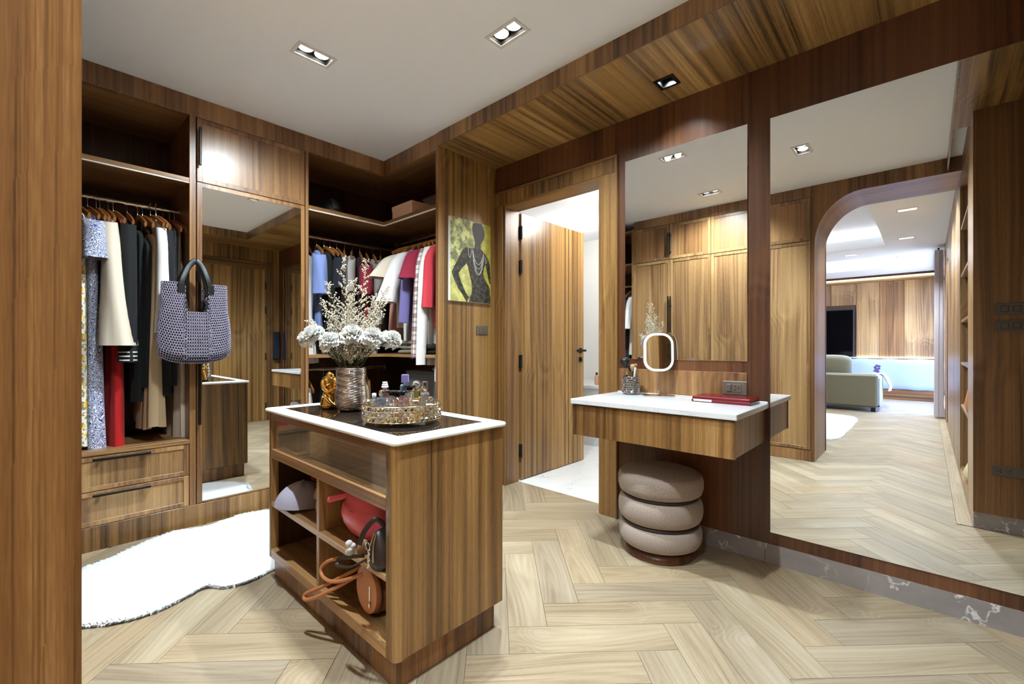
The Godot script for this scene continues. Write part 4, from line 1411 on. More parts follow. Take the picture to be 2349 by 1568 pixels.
func build_flowers(vc: Vector3, rt: Vector3, fw: Vector3) -> void:
	var heads := []
	for k in 3:
		heads.append(carnation_mesh(40 + k))
	var mouth := vc + Vector3(0, 0.18, 0)
	var spec := [[-0.205, 0.0, 0.318, 0.9, "outermost white carnation at the left of the bouquet"], [-0.158, -0.03, 0.332, 1.25, "large white carnation second from the left in the bouquet"], [-0.068, 0.03, 0.345, 1.3, "white carnation standing highest at the left of centre"], [-0.075, -0.06, 0.306, 1.15, "low white carnation at the front left of the bouquet"], [0.018, -0.03, 0.335, 1.35, "largest white carnation in the middle of the bouquet"], [0.105, -0.03, 0.325, 1.25, "white carnation right of the middle of the bouquet"], [0.14, 0.03, 0.315, 1.0, "white carnation second from the right in the bouquet"], [0.186, 0.0, 0.315, 1.1, "drooping white carnation at the right end of the bouquet"]]
	for k in spec.size():
		var s: Array = spec[k]
		var head: Vector3 = vc + rt * s[0] + fw * s[1] + Vector3(0, s[2], 0)
		var dir: Vector3 = (rt * s[0] * 1.3 + fw * (s[1] * 1.2 - 0.02) + Vector3(0, 0.19, 0)).normalized()
		var t := thing("carnation", s[4], "flower", mouth, "white carnations in the ridged vase")
		var side := dir.cross(Vector3(0.3, 0.1, 0.9)).normalized()
		var bl := put("bloom", heads[k % 3], M.petal, t, true)
		bl.transform = Transform3D(Basis(side, dir, side.cross(dir)).scaled(Vector3.ONE * s[3] * 0.9), head - mouth)
		var foot: Vector3 = mouth + rt * s[0] * 0.12 + fw * s[1] * 0.25 + Vector3(0, -0.10, 0)
		var mb := MB.new()
		mb.tube(cr([foot, mouth + rt * s[0] * 0.22 + fw * s[1] * 0.4, mouth.lerp(head, 0.55) + Vector3(0, 0.01, 0), head - dir * 0.002], 6), 0.0023, 6)
		obj("stem", mb, M.stem, t)
		mb = MB.new()
		mb.xf = Transform3D(Basis(side, dir, side.cross(dir)), head)
		mb.lathe([Vector2(0.0001, -0.022), Vector2(0.006, -0.02), Vector2(0.0085, -0.004), Vector2(0.012, 0.008)], Vector3.ZERO, 12)
		obj("calyx", mb, M.leaf, t)
		for q in 3:
			var b := mouth.lerp(head, 0.15 + 0.22 * q)
			var d := (rt * rng.randf_range(-1, 1) + fw * rng.randf_range(-1, 1) + Vector3(0, 0.9, 0)).normalized()
			mb = MB.new()
			mb.tube(cr([b, b + d * 0.03, b + d * 0.055 + Vector3(0, -0.006, 0)], 4), [0.0035, 0.004, 0.004, 0.0038, 0.0034, 0.003, 0.0024, 0.0016, 0.0006], 6, true, Vector2(1.0, 0.35))
			obj("leaf", mb, M.leaf, t)
	# statice sprays
	var tips := [[-0.043, 0.02, 0.665, "tallest feathery statice spray left of the bouquet's middle"], [0.06, 0.03, 0.655, "tall feathery statice spray right of the bouquet's middle"], [-0.10, 0.0, 0.55, "statice spray leaning left above the carnations"], [0.145, 0.02, 0.53, "statice spray leaning right above the carnations"], [-0.105, -0.03, 0.47, "short statice spray low on the left of the bouquet"], [0.165, -0.03, 0.48, "statice spray reaching furthest right"], [0.02, -0.02, 0.56, "bushy statice spray in the middle of the bouquet"], [-0.195, 0.03, 0.385, "small statice spray at the far left behind the carnations"], [0.09, 0.05, 0.50, "bushy statice spray behind the right carnations"], [-0.03, 0.05, 0.50, "bushy statice spray behind the left carnations"], [0.01, -0.05, 0.32, "dense statice tuft among the stems at the vase mouth"]]
	for s in tips:
		var tip: Vector3 = vc + rt * s[0] + fw * s[1] + Vector3(0, s[2], 0)
		var t := thing("statice", s[3], "flower", mouth, "feathery statice sprays in the ridged vase")
		var foot: Vector3 = mouth + rt * s[0] * 0.12 + Vector3(0, -0.09, 0)
		var main := cr([foot, mouth + rt * s[0] * 0.18 + fw * s[1] * 0.3, mouth.lerp(tip, 0.5), tip], 10)
		var tw := MB.new()
		var fl := MB.new()
		tw.tube(main, 0.0014, 5)
		var n := main.size()
		for k in range(int(n * 0.42), n):
			var q := float(k) / n
			var base: Vector3 = main[k]
			var up: Vector3 = (main[mini(k + 1, n - 1)] - main[k - 1]).normalized()
			for w in (3 if q < 0.8 else 2):
				var out: Vector3 = (rt * rng.randf_range(-1, 1) + fw * rng.randf_range(-0.8, 0.8)).normalized()
				var ln := lerpf(0.085, 0.018, (q - 0.42) / 0.58) * rng.randf_range(0.6, 1.15)
				var e := base + (out * 0.8 + up * 0.75).normalized() * ln
				tw.tube([base, base.lerp(e, 0.5) + Vector3(0, -0.003, 0), e], 0.0008, 4, false)
				var cnt := int(ln / 0.0052) + 2
				for f in cnt:
					var c := base.lerp(e, (f + 0.6) / cnt) + Vector3(rng.randf_range(-1, 1), rng.randf_range(-0.3, 1.3), rng.randf_range(-1, 1)) * 0.0045
					var z := rng.randf_range(0.0022, 0.0040)
					var ax := Vector3(rng.randf_range(-1, 1), rng.randf_range(0.2, 1), rng.randf_range(-1, 1)).normalized()
					var b1 := ax.cross(Vector3(0.31, 0.2, 0.9)).normalized()
					var b2 := ax.cross(b1)
					var top := c + ax * z * 1.1
					var bot := c - ax * z * 1.1
					var ring := [c + b1 * z, c + b2 * z, c - b1 * z, c - b2 * z]
					for r in 4:
						var x: Vector3 = ring[r]
						var y: Vector3 = ring[(r + 1) % 4]
						var o := ((x + y) / 2 - c).normalized()
						fl.tri(x, y, top, (o + ax).normalized())
						fl.tri(x, y, bot, (o - ax).normalized())
		obj("twigs", tw, M.twig, t)
		obj("florets", fl, M.floret, t).set_meta("kind", "stuff")

func build_cubbies() -> void:
	# pink bucket bag
	var t := thing("bucket_bag", "glossy pink bucket bag with a looped handle in the upper right cubby", "handbag", P(0.90, 0.353, 1.52))
	var c := P(0.87, 0.353, 1.475)
	cloth_bag(t, "body", M.leather_pink, c, Vector3(0, 0, 1), [Vector3(0, 0.001, 0.001), Vector3(0.0, 0.06, 0.045), Vector3(0.006, 0.075, 0.06), Vector3(0.03, 0.112, 0.092), Vector3(0.06, 0.138, 0.108), Vector3(0.09, 0.147, 0.115), Vector3(0.122, 0.14, 0.108), Vector3(0.123, 0.132, 0.10), Vector3(0.145, 0.125, 0.095), Vector3(0.175, 0.118, 0.086), Vector3(0.176, 0.11, 0.078), Vector3(0.14, 0.112, 0.08)], Vector3(1, 0, 0))
	var mb := MB.new()
	var pts := []
	for s in 17:
		var a := PI * s / 16.0
		pts.append(c + Vector3(-0.01 - 0.12 * sin(a), 0.165 - 0.03 * sin(a) + 0.0 * s, -0.095 + 0.05 * s / 16.0 - 0.06 * sin(a)))
	pts[0] = c + Vector3(-0.07, 0.11, -0.07)
	pts[16] = c + Vector3(-0.085, 0.12, -0.015)
	mb.tube(cr(pts, 2), 0.011, 8, true, Vector2(1.0, 0.35))
	obj("handle", mb, M.leather_pink, t)
	for k in 1:
		mb = MB.new()
		var sp := []
		for s in 13:
			var a := lerpf(PI * 0.55, PI * 1.45, s / 12.0)
			sp.append(c + Vector3(cos(a) * 0.107, 0.118, -sin(a) * 0.138))
		mb.tube(sp, 0.003, 6)
		obj("seam", mb, M.leather_pink_dark, t)
	# dark brown handbag with a fluffy charm
	t = thing("brown_handbag", "small dark brown handbag with silver chain and zip at the cubby's right end", "handbag", P(0.80, 0.353, 1.275))
	c = P(0.80, 0.353, 1.262)
	cloth_bag(t, "body", M.leather_brown, c, Vector3(0.9, 0, 0.0), [Vector3(0, 0.001, 0.001), Vector3(0.0, 0.085, 0.044), Vector3(0.02, 0.092, 0.052), Vector3(0.05, 0.09, 0.048), Vector3(0.08, 0.085, 0.036), Vector3(0.105, 0.078, 0.02), Vector3(0.118, 0.07, 0.01), Vector3(0.12, 0.001, 0.001)], Vector3(0, 0, 1))
	mb = MB.new()
	for z in [-0.01, 0.012]:
		mb.tube(cr([c + Vector3(-0.083, 0.03, z), c + Vector3(-0.081, 0.075, z * 0.8), c + Vector3(-0.068, 0.112, z * 0.4)], 5), 0.0025, 6)
	obj("zip", mb, M.chrome, t)
	mb = MB.new()
	var ring := []
	for s in 17:
		var a := s / 16.0 * TAU
		ring.append(c + Vector3(-0.097, 0.082 + sin(a) * 0.012, 0.005 + cos(a) * 0.012))
	mb.tube(ring, 0.0022, 6, false)
	for k in 9:
		mb.ball(c + Vector3(-0.096, 0.066 - k * 0.006, 0.008 + 0.004 * sin(k * 2.1)), Vector3(0.004, 0.005, 0.004), 8, 5)
	obj("chain", mb, M.chrome, t)
	mb = MB.new()
	mb.tube(cr([c + Vector3(-0.03, 0.118, 0.0), c + Vector3(-0.06, 0.15, -0.012), c + Vector3(-0.085, 0.115, -0.035), c + Vector3(-0.095, 0.07, -0.05)], 6), 0.008, 8, true, Vector2(1.0, 0.4))
	mb.tube(cr([c + Vector3(-0.085, 0.035, -0.04), c + Vector3(-0.105, 0.022, -0.09), c + Vector3(-0.118, 0.004, -0.14), c + Vector3(-0.125, -0.012, -0.135), c + Vector3(-0.115, 0.0, -0.07), c + Vector3(-0.09, 0.03, -0.02)], 6), 0.0065, 8, true, Vector2(1.0, 0.4))
	obj("strap", mb, M.leather_brown, t)
	mb = MB.new()
	for k in 7:
		mb.ball(c + Vector3(-0.105 + 0.004 * (k % 3), 0.035 + 0.009 * (k / 2), -0.098 + 0.006 * (k % 2)), Vector3(0.012, 0.011, 0.012), 10, 7)
	obj("fluffy_charm", mb, M.fur, t)
	mb = MB.new()
	mb.ball(c + Vector3(-0.075, 0.05, -0.068), Vector3(0.016, 0.034, 0.018), 12, 8, Basis(Vector3.RIGHT, 0.7))
	obj("suede_tag", mb, M.c_tan, t)
	# tan duffel with two long handles
	t = thing("tan_handbag", "tan leather handbag lying in the lower right cubby with its handles hanging out", "handbag", P(0.88, 0.14, 1.36))
	c = P(0.89, 0.14, 1.385)
	mb = MB.new()
	mb.grid(24, 10, func(s, tt):
		var a: float = s * TAU
		var w: float = [0.0001, 0.06, 0.082, 0.09, 0.093, 0.094, 0.094, 0.092, 0.085, 0.062, 0.0001][int(round(tt * 10))]
		var x: float = [-0.125, -0.125, -0.12, -0.105, -0.06, 0.0, 0.06, 0.10, 0.115, 0.12, 0.12][int(round(tt * 10))]
		var cy := sin(a)
		return c + Vector3(x, 0.088 + signf(cy) * pow(absf(cy), 0.85) * w * 0.93, cos(a) * w * 0.8), true)
	obj("body", mb, M.leather_tan, t)
	mb = MB.new()
	mb.grid(24, 2, func(s, tt):
		var a: float = s * TAU
		var w := 0.0835 * (0.0001 if tt == 0.0 else (0.75 if tt == 0.5 else 1.0))
		return c + Vector3(-0.127 + (0.0 if tt < 0.7 else 0.006), 0.088 + sin(a) * w * 0.93, cos(a) * w * 0.8), true)
	obj("end_patch", mb, M.leather_tan_pale, t)
	mb = MB.new()
	for x in [-0.106, 0.0]:
		var sp := []
		for s in 25:
			var a := s / 24.0 * TAU
			sp.append(c + Vector3(x, 0.088 + sin(a) * 0.089, cos(a) * 0.076))
		mb.tube(sp, 0.0022, 5, false)
	obj("piping", mb, M.leather_dark, t)
	mb = MB.new()
	mb.tube([c + Vector3(-0.128, 0.115, 0.035), c + Vector3(-0.13, 0.07, 0.038)], 0.003, 6)
	mb.ball(c + Vector3(-0.131, 0.055, 0.038), Vector3(0.004, 0.012, 0.004), 8, 6)
	mb.tube([c + Vector3(-0.11, 0.17, -0.02), c + Vector3(-0.125, 0.155, -0.022)], 0.003, 6)
	obj("zip_pull", mb, M.chrome, t)
	for k in 2:
		mb = MB.new()
		var path := [c + Vector3(-0.05, 0.165, 0.02), c + Vector3(-0.13, 0.135, -0.02), c + Vector3(-0.165, 0.085, -0.13), c + Vector3(-0.172, 0.075, -0.215), c + Vector3(-0.165, 0.105, -0.235), c + Vector3(-0.14, 0.145, -0.17), c + Vector3(-0.06, 0.165, -0.04)]
		if k == 1:
			path = [c + Vector3(-0.08, 0.16, 0.0), c + Vector3(-0.15, 0.085, -0.10), c + Vector3(-0.195, 0.02, -0.2), c + Vector3(-0.215, -0.008, -0.262), c + Vector3(-0.207, 0.008, -0.272), c + Vector3(-0.17, 0.05, -0.2), c + Vector3(-0.07, 0.15, -0.05)]
		mb.tube(cr(path, 7), 0.0066, 9)
		obj("handle", mb, M.leather_tan_pale, t)
	# caps in the upper left cubby
	cap("baseball_hat", "pale grey baseball cap hanging over the edge of the upper left cubby", M.c_lilac_grey, M.c_taupe, P(0.80, 0.353, 2.0), 1.9, 1.15)
	cap("baseball_hat", "red baseball cap at the back of the upper left cubby", M.c_redcap, M.c_redcap, P(0.93, 0.435, 2.03), 2.6, 0.8)
	cap("baseball_hat", "sand coloured cap with a dark panel lying on the grey one", M.c_sand, M.c_black, P(0.88, 0.40, 1.87), 2.3, 0.9)
	cap("felt_hat", "dark grey felt cap wedged beside the cubby divider", M.c_hatgrey, M.c_hatgrey, P(0.86, 0.425, 1.79), 2.0, 0.72)
	t = thing("visor_strap", "lime edged sun visor standing against the cubby divider", "visor", P(0.82, 0.353, 1.73))
	mb = MB.new()
	mb.tube(cr([P(0.80, 0.465, 1.765), P(0.775, 0.42, 1.75), P(0.79, 0.375, 1.725), P(0.84, 0.357, 1.705)], 6), 0.020, 8, true, Vector2(0.14, 1.0), Vector3(0, 0, 1))
	obj("band", mb, M.c_lime, t)
	mb = MB.new()
	mb.tube(cr([P(0.82, 0.46, 1.79), P(0.79, 0.41, 1.775), P(0.81, 0.366, 1.745), P(0.88, 0.357, 1.715)], 6), 0.020, 8, true, Vector2(0.18, 1.0), Vector3(0, 0, 1))
	obj("peak", mb, M.c_hatgrey, t)

func cap(called: String, label: String, m: Material, m2: Material, at: Vector3, turn: float, k: float) -> void:
	var bs := Basis(Vector3.UP, turn) * Basis(Vector3.RIGHT, 0.14)
	var t := thing(called, label, "hat", at, "caps piled in the upper left cubby", bs)
	var mb := MB.new()
	mb.grid(26, 9, func(s, tt):
		var a: float = s * TAU
		var b: float = tt * PI / 2.0
		var dent := 1.0 - 0.06 * pow(absf(sin(a * 3.0)), 6.0)
		return Vector3(cos(a) * cos(b) * 0.085, 0.004 + sin(b) * 0.088, sin(a) * cos(b) * 0.095) * k * dent, true)
	mb.ball(Vector3(0, 0.094, 0) * k, Vector3(0.006, 0.004, 0.006), 8, 5)
	obj("crown", mb, m, t, true)
	mb = MB.new()
	mb.grid(18, 4, func(s, tt):
		var a := lerpf(-1.25, 1.25, s)
		var r := lerpf(0.086, 0.165 - 0.03 * absf(a), tt)
		return Vector3(sin(a) * r * 0.95, 0.012 + 0.012 * cos(a * 1.2) - 0.01 * tt, cos(a) * r) * k, false, Vector2.ONE, false)
	mb.grid(18, 4, func(s, tt):
		var a := lerpf(-1.25, 1.25, s)
		var r := lerpf(0.086, 0.165 - 0.03 * absf(a), tt)
		return Vector3(sin(a) * r * 0.95, 0.008 + 0.012 * cos(a * 1.2) - 0.01 * tt, cos(a) * r) * k, false, Vector2.ONE, false, true)
	obj("peak", mb, m2, t, true)

# ---------------------------------------------------------------- clothes

# hanger in its own axes: the rail at the origin, shoulders along x
func hanger_mesh() -> Array:
	var a := MB.new()
	var pts := []
	for s in 11:
		var q := lerpf(-0.9, PI * 1.02, s / 10.0)
		pts.append(Vector3(0, 0.0 + sin(q) * 0.018, 0) + Vector3(cos(q) * 0.018, 0, 0))
	pts.reverse()
	pts = [] + pts
	pts.append(Vector3(0.004, -0.035, 0))
	pts.append(Vector3(0, -0.075, 0))
	a.tube(pts, 0.0019, 6)
	var b := MB.new()
	b.tube(cr([Vector3(-0.205, -0.145, 0.02), Vector3(-0.11, -0.098, 0.006), Vector3(0, -0.072, 0), Vector3(0.11, -0.098, 0.006), Vector3(0.205, -0.145, 0.02)], 6), 0.016, 10, true, Vector2(1.0, 0.42), Vector3.UP)
	return [a.mesh(), b.mesh()]

var hang := []

func hanger(at: Vector3, turn: float, label: String, group: String) -> void:
	if hang.is_empty():
		hang = hanger_mesh()
	var t := thing("clothes_hanger", label, "hanger", at, group, Basis(Vector3.UP, turn))
	put("hook", hang[0], M.chrome, t, true)
	put("shoulders", hang[1], M.hanger_wood, t, true)

# d: {sw shoulder half width, len, hem half width, th half thickness, waist, fold amplitude, slv [length, width, flare], neck, slip (bare shoulders)}
func garment(called: String, label: String, category: String, group: String, m: Material, at: Vector3, turn: float, d: Dictionary, with_hanger := true) -> Node3D:
	var t := thing(called, label, category, at, group, Basis(Vector3.UP, turn))
	var sw: float = d.get("sw", 0.2)
	var ln: float = d.get("len", 0.7)
	var hem: float = d.get("hem", sw * 0.95)
	var th: float = d.get("th", 0.03)
	var hth: float = d.get("hth", th * 1.2)
	var waist: float = d.get("waist", 1.0)
	var fa: float = d.get("fold", 0.007)
	var fk: float = d.get("folds", 5.0)
	var top: float = d.get("top", 0.108)
	var nw: float = d.get("neck", 0.065)
	var ph := rng.randf() * TAU
	var mb := MB.new()
	var ny := 26
	mb.grid(40, ny, func(s, tt):
		var a: float = s * TAU
		var q: float = clampf((tt - 0.16) / 0.84, 0.0, 1.0)
		var w: float
		var z: float
		var y: float
		if tt <= 0.16:
			var e: float = tt / 0.16
			w = lerpf(nw, sw, e)
			y = -top - 0.062 * e * e * (sw / 0.2)
			z = lerpf(0.02, th, sqrt(e))
		else:
			w = lerpf(sw, hem, q)
			w *= 1.0 - (1.0 - waist) * sin(clampf(q * 1.6, 0.0, 1.0) * PI)
			y = lerpf(-top - 0.062 * (sw / 0.2), -top - ln, q)
			z = lerpf(th, hth, q)
		var f: float = fa * (0.25 + q * 1.1)
		var ca := cos(a)
		var sa := sin(a)
		var cx := signf(ca) * pow(absf(ca), 0.8)
		var cz := signf(sa) * pow(absf(sa), 0.7)
		var rip: float = sin(ca * fk * 2.2 + ph + q * 1.4) * f + sin(ca * fk * 4.7 + ph * 2.0 - q * 2.0) * f * 0.45
		var drop: float = d.get("uneven", 0.0) * sin(ca * 2.0 + ph) * q
		return Vector3(cx * w + rip * 0.4 * sa, y + drop, cz * z + rip + 0.012 * q * sin(ph)), true, Vector2(1, 1), true)
	obj(d.get("body_name", "body"), mb, m, t, true)
	if d.has("slv"):
		var sl: Array = d.slv
		for sd in [-1.0, 1.0]:
			mb = MB.new()
			var sx: float = sd * (sw - 0.025)
			var lean: float = d.get("lean", 0.22) if (sd < 0.0 or not d.get("tucked", false)) else 0.02
			var fz: float = d.get("fwd", 0.0)
			mb.grid(18, 12, func(s, tt):
				var a: float = s * TAU
				var w: float = lerpf(sl[1], sl[1] * sl[2], pow(tt, 1.3))
				var dn: float = sl[0] * tt
				var cxx: float = sx + sd * (0.045 * sin(minf(tt * 4.0, 1.0) * PI / 2.0) + dn * lean)
				var rip: float = 1.0 + 0.12 * sin(a * 4.0 + ph + tt * 3.0) * tt
				return Vector3(cxx + cos(a) * w * 0.8 * rip, -top - 0.045 - dn * sqrt(1.0 - lean * lean * 0.8) + cos(a) * sd * -w * 0.5 * (1.0 - tt) * 0.4, fz * tt + sin(a) * w * 0.62 * rip), true, Vector2(0.5, sl[0]), true)
			obj("sleeve", mb, d.get("slv_m", m), t, true)
			if d.get("cuff") != null:
				for k in 3:
					var cp := MB.new()
					var w: float = sl[1] * sl[2] + 0.001
					var dn: float = sl[0] * (1.0 - 0.028 * (k + 0.4))
					cp.grid(18, 1, func(s, tt):
						var a: float = s * TAU
						return Vector3(sx + sd * (0.045 + dn * lean) + cos(a) * w * 0.83, -top - 0.045 - dn * sqrt(1.0 - lean * lean * 0.8) + tt * 0.007, fz + sin(a) * w * 0.65), true)
					obj("cuff_stripe", cp, d.cuff, t, true)
	if d.get("collar", false):
		mb = MB.new()
		mb.grid(20, 3, func(s, tt):
			var a: float = s * TAU
			return Vector3(cos(a) * lerpf(0.06, 0.078, tt), -top + 0.028 - 0.045 * absf(tt - 0.35) - 0.02 * maxf(0, sin(a)), sin(a) * lerpf(0.026, 0.045, tt)), true, Vector2.ONE, true)
		obj("collar", mb, m, t, true)
	if d.get("straps", false):
		for sd in [-1.0, 1.0]:
			mb = MB.new()
			mb.tube(cr([Vector3(sd * 0.13, -0.105, 0), Vector3(sd * 0.115, -0.16, 0.022), Vector3(sd * 0.10, -top - 0.01, 0.02)], 4), 0.006, 6, false, Vector2(1, 0.3))
			obj("strap", mb, m, t, true)
	if with_hanger:
		hanger(at, turn, "wooden hanger holding the " + label, "wooden hangers on the clothes rails")
	return t

func build_clothes() -> void:
	var g1 := "clothes on the left wardrobe rail"
	var q := PI / 2.0    # shoulders across the rail
	var L := func(u: float, dv := 0.0) -> Vector3: return P(u, 1.875, 3.4 + dv)
	garment("floral_dress", "long yellow floral dress at the left end of the rail", "dress", g1, M.c_yellow, L.call(0.165), q + 0.1, {"sw": 0.16, "len": 1.24, "hem": 0.20, "th": 0.028, "hth": 0.05, "fold": 0.01})
	garment("paisley_dress", "long blue and white scroll patterned dress", "dress", g1, M.c_scroll, L.call(0.212), q + 0.05, {"sw": 0.19, "len": 1.26, "hem": 0.21, "th": 0.026, "hth": 0.045, "fold": 0.008, "slv": [0.22, 0.07, 1.2], "lean": 0.15})
	garment("denim_top", "narrow blue-grey top between the scroll dress and the cream blouse", "top", g1, M.c_denim, L.call(0.247), q, {"sw": 0.18, "len": 0.62, "th": 0.014, "fold": 0.004})
	garment("striped_top", "taupe striped top behind the cream blouse", "top", g1, M.c_stripe, L.call(0.262), q, {"sw": 0.17, "len": 0.52, "th": 0.012, "fold": 0.004})
	garment("cream_blouse", "cream blouse with very wide bell sleeves", "blouse", g1, M.c_cream, L.call(0.297), q - 0.06, {"sw": 0.19, "len": 0.62, "th": 0.022, "hth": 0.03, "slv": [0.67, 0.055, 2.3], "lean": 0.03, "fwd": 0.035, "fold": 0.006})
	garment("red_dress", "long red satin dress touching the wardrobe board", "dress", g1, M.c_red, L.call(0.318), q + 0.04, {"sw": 0.15, "len": 1.265, "hem": 0.215, "th": 0.018, "hth": 0.042, "fold": 0.007, "folds": 3.0, "straps": true, "top": 0.2})
	garment("black_jacket", "black jacket with white striped cuffs", "jacket", g1, M.c_black, L.call(0.378), q - 0.08, {"sw": 0.205, "len": 0.72, "th": 0.03, "hth": 0.035, "slv": [0.76, 0.055, 1.15], "lean": 0.02, "cuff": M.c_white, "fwd": -0.005})
	garment("black_lattice_dress", "black dress with a pale lattice neckline", "dress", g1, M.c_black, L.call(0.425), q - 0.05, {"sw": 0.17, "len": 0.98, "th": 0.022, "hth": 0.03, "straps": true, "top": 0.16})
	garment("charcoal_dress", "slim charcoal dress beside the beige halter", "dress", g1, M.c_char, L.call(0.448), q, {"sw": 0.205, "len": 0.86, "hem": 0.20, "th": 0.022, "hth": 0.026, "fold": 0.004, "top": 0.2, "straps": true})
	garment("beige_gown", "long beige gown with gathered frilled ends", "dress", g1, M.c_beige, L.call(0.478, -0.05), q + 0.05, {"sw": 0.16, "len": 1.08, "hem": 0.19, "th": 0.024, "hth": 0.05, "fold": 0.010, "folds": 7.0, "uneven": 0.04, "straps": true, "top": 0.18})
	garment("white_blouse", "white blouse with a flared sleeve next to the black coat", "blouse", g1, M.c_white, L.call(0.502, -0.06), q, {"sw": 0.175, "len": 0.55, "th": 0.018, "slv": [0.60, 0.04, 1.6], "lean": 0.03, "collar": true})
	garment("black_coat", "long black coat in front of the woven bag", "coat", g1, M.c_black, L.call(0.545), q - 0.1, {"sw": 0.21, "len": 1.0, "hem": 0.22, "th": 0.03, "hth": 0.045, "slv": [0.66, 0.06, 1.1], "lean": 0.05})
	garment("sequin_blouse", "black sequinned top right of the coat", "top", g1, M.c_sequin, L.call(0.578), q, {"sw": 0.17, "len": 0.95, "th": 0.016, "hth": 0.03})
	garment("satin_blouse", "taupe striped satin blouse at the right end of the rail", "blouse", g1, M.c_stripe, L.call(0.601), q, {"sw": 0.15, "len": 0.55, "th": 0.014, "hth": 0.018, "fold": 0.006})
	garment("cream_trousers", "draped cream trousers at the right end of the rail", "trousers", g1, M.c_cream, L.call(0.606), q + 0.03, {"sw": 0.16, "len": 1.17, "hem": 0.17, "th": 0.012, "hth": 0.03, "fold": 0.010, "uneven": 0.06, "top": 0.3}, false)
	# part seen only in the vanity mirror: the leg of the left wardrobe
	garment("white_shirt", "white shirt in the left wardrobe seen in the vanity mirror", "shirt", "clothes round the corner of the left wardrobe", M.c_white, P(-0.28, 1.80, 2.62), 0.0, {"sw": 0.19, "len": 0.75, "slv": [0.4, 0.06, 1.0]})
	garment("sequin_dress", "black sequinned dress in the left wardrobe seen in the vanity mirror", "dress", "clothes round the corner of the left wardrobe", M.c_sequin, P(-0.28, 1.80, 2.70), 0.0, {"sw": 0.17, "len": 1.0})

	var g2 := "clothes on the back rail of the corner wardrobe"
	var C := func(u: float) -> Vector3: return P(u, 1.872, 3.4)
	garment("ruffled_dress", "white sleeveless ruffled dress nearest the mirrored cupboard", "dress", g2, M.c_white, C.call(1.41), q - 0.55, {"sw": 0.13, "len": 0.80, "hem": 0.12, "th": 0.025, "hth": 0.05, "waist": 0.8, "fold": 0.01, "straps": true, "top": 0.15})
	garment("blue_shirt", "pale blue short-sleeved shirt", "shirt", g2, M.c_blue, C.call(1.475), q - 0.3, {"sw": 0.19, "len": 0.6, "th": 0.022, "slv": [0.3, 0.075, 1.1], "lean": 0.1})
	garment("black_dress", "black dress beside the pale blue shirt", "dress", g2, M.c_black, C.call(1.535), q - 0.2, {"sw": 0.18, "len": 0.8, "th": 0.025})
	garment("charcoal_blouse", "plain charcoal top in the corner wardrobe", "top", g2, M.c_char, C.call(1.58), q - 0.25, {"sw": 0.18, "len": 0.62, "th": 0.02})
	garment("navy_shirt", "navy blue shirt behind the flowers", "shirt", g2, M.c_navy, C.call(1.635), q - 0.35, {"sw": 0.19, "len": 0.7, "th": 0.022, "slv": [0.25, 0.06, 1.1]})
	garment("grey_shirt", "mid grey tee behind the flowers", "shirt", g2, M.c_grey, C.call(1.70), q - 0.55, {"sw": 0.19, "len": 0.68, "th": 0.03, "slv": [0.24, 0.07, 1.1]})
	garment("pale_grey_shirt", "pale grey tee with a wide sleeve behind the flowers", "shirt", g2, M.c_lightgrey, C.call(1.765), q - 0.6, {"sw": 0.19, "len": 0.72, "th": 0.03, "slv": [0.26, 0.075, 1.15], "lean": 0.1})
	garment("maroon_top", "maroon top beside the rose coloured one", "top", g2, M.c_maroon, C.call(1.83), q - 0.5, {"sw": 0.17, "len": 0.75, "th": 0.02})
	garment("rose_shirt", "rose red tee behind the right of the bouquet", "shirt", g2, M.c_rose, C.call(1.885), q - 0.5, {"sw": 0.18, "len": 0.68, "th": 0.025, "slv": [0.25, 0.08, 1.1], "lean": 0.12, "top": 0.13})
	garment("pattern_top", "grey patterned top deep in the wardrobe corner", "top", g2, M.c_stripe, C.call(1.95), q - 0.5, {"sw": 0.18, "len": 0.8, "th": 0.025})
	garment("oatmeal_sweater", "oatmeal sweater deep in the wardrobe corner", "sweater", g2, M.c_lightgrey, C.call(2.02), q - 0.6, {"sw": 0.2, "len": 0.66, "th": 0.035, "slv": [0.5, 0.06, 0.9], "lean": 0.1})

	var g3 := "clothes on the side rail of the corner wardrobe"
	var D := func(v: float) -> Vector3: return P(2.13, 1.92, v)
	garment("blush_top", "blush pink top hanging below the cream tee", "top", g3, M.c_blush, D.call(3.12), 0.15, {"tucked": true, "sw": 0.19, "len": 0.78, "hem": 0.23, "th": 0.025, "hth": 0.04, "slv": [0.2, 0.07, 1.1]})
	garment("cream_tee", "cream tee with a wide short sleeve on the side rail", "shirt", g3, M.c_cream, D.call(3.05), 0.12, {"tucked": true, "sw": 0.2, "len": 0.62, "th": 0.03, "slv": [0.25, 0.075, 1.35], "lean": 0.62})
	garment("ivory_shirt", "ivory shirt with a loose sleeve next to the lavender one", "shirt", g3, M.c_white, D.call(2.965), 0.2, {"tucked": true, "sw": 0.2, "len": 0.78, "th": 0.03, "slv": [0.42, 0.085, 1.2], "lean": 0.36, "collar": true})
	garment("lavender_shirt", "long lavender shirt on the side rail", "shirt", g3, M.c_lavender, D.call(2.87), 0.22, {"tucked": true, "sw": 0.2, "len": 0.86, "th": 0.03, "slv": [0.55, 0.06, 1.0], "lean": 0.1, "collar": true})
	garment("magenta_tee", "magenta tee in front of the lavender shirt", "shirt", g3, M.c_magenta, D.call(2.79), 0.18, {"tucked": true, "sw": 0.19, "len": 0.42, "th": 0.028, "slv": [0.24, 0.085, 1.25], "lean": 0.25})
	garment("plaid_shirt", "brown and white plaid shirt on the side rail", "shirt", g3, M.c_plaid, D.call(2.71), 0.15, {"tucked": true, "sw": 0.19, "len": 0.9, "th": 0.028, "slv": [0.80, 0.06, 0.85], "lean": 0.06, "collar": true})
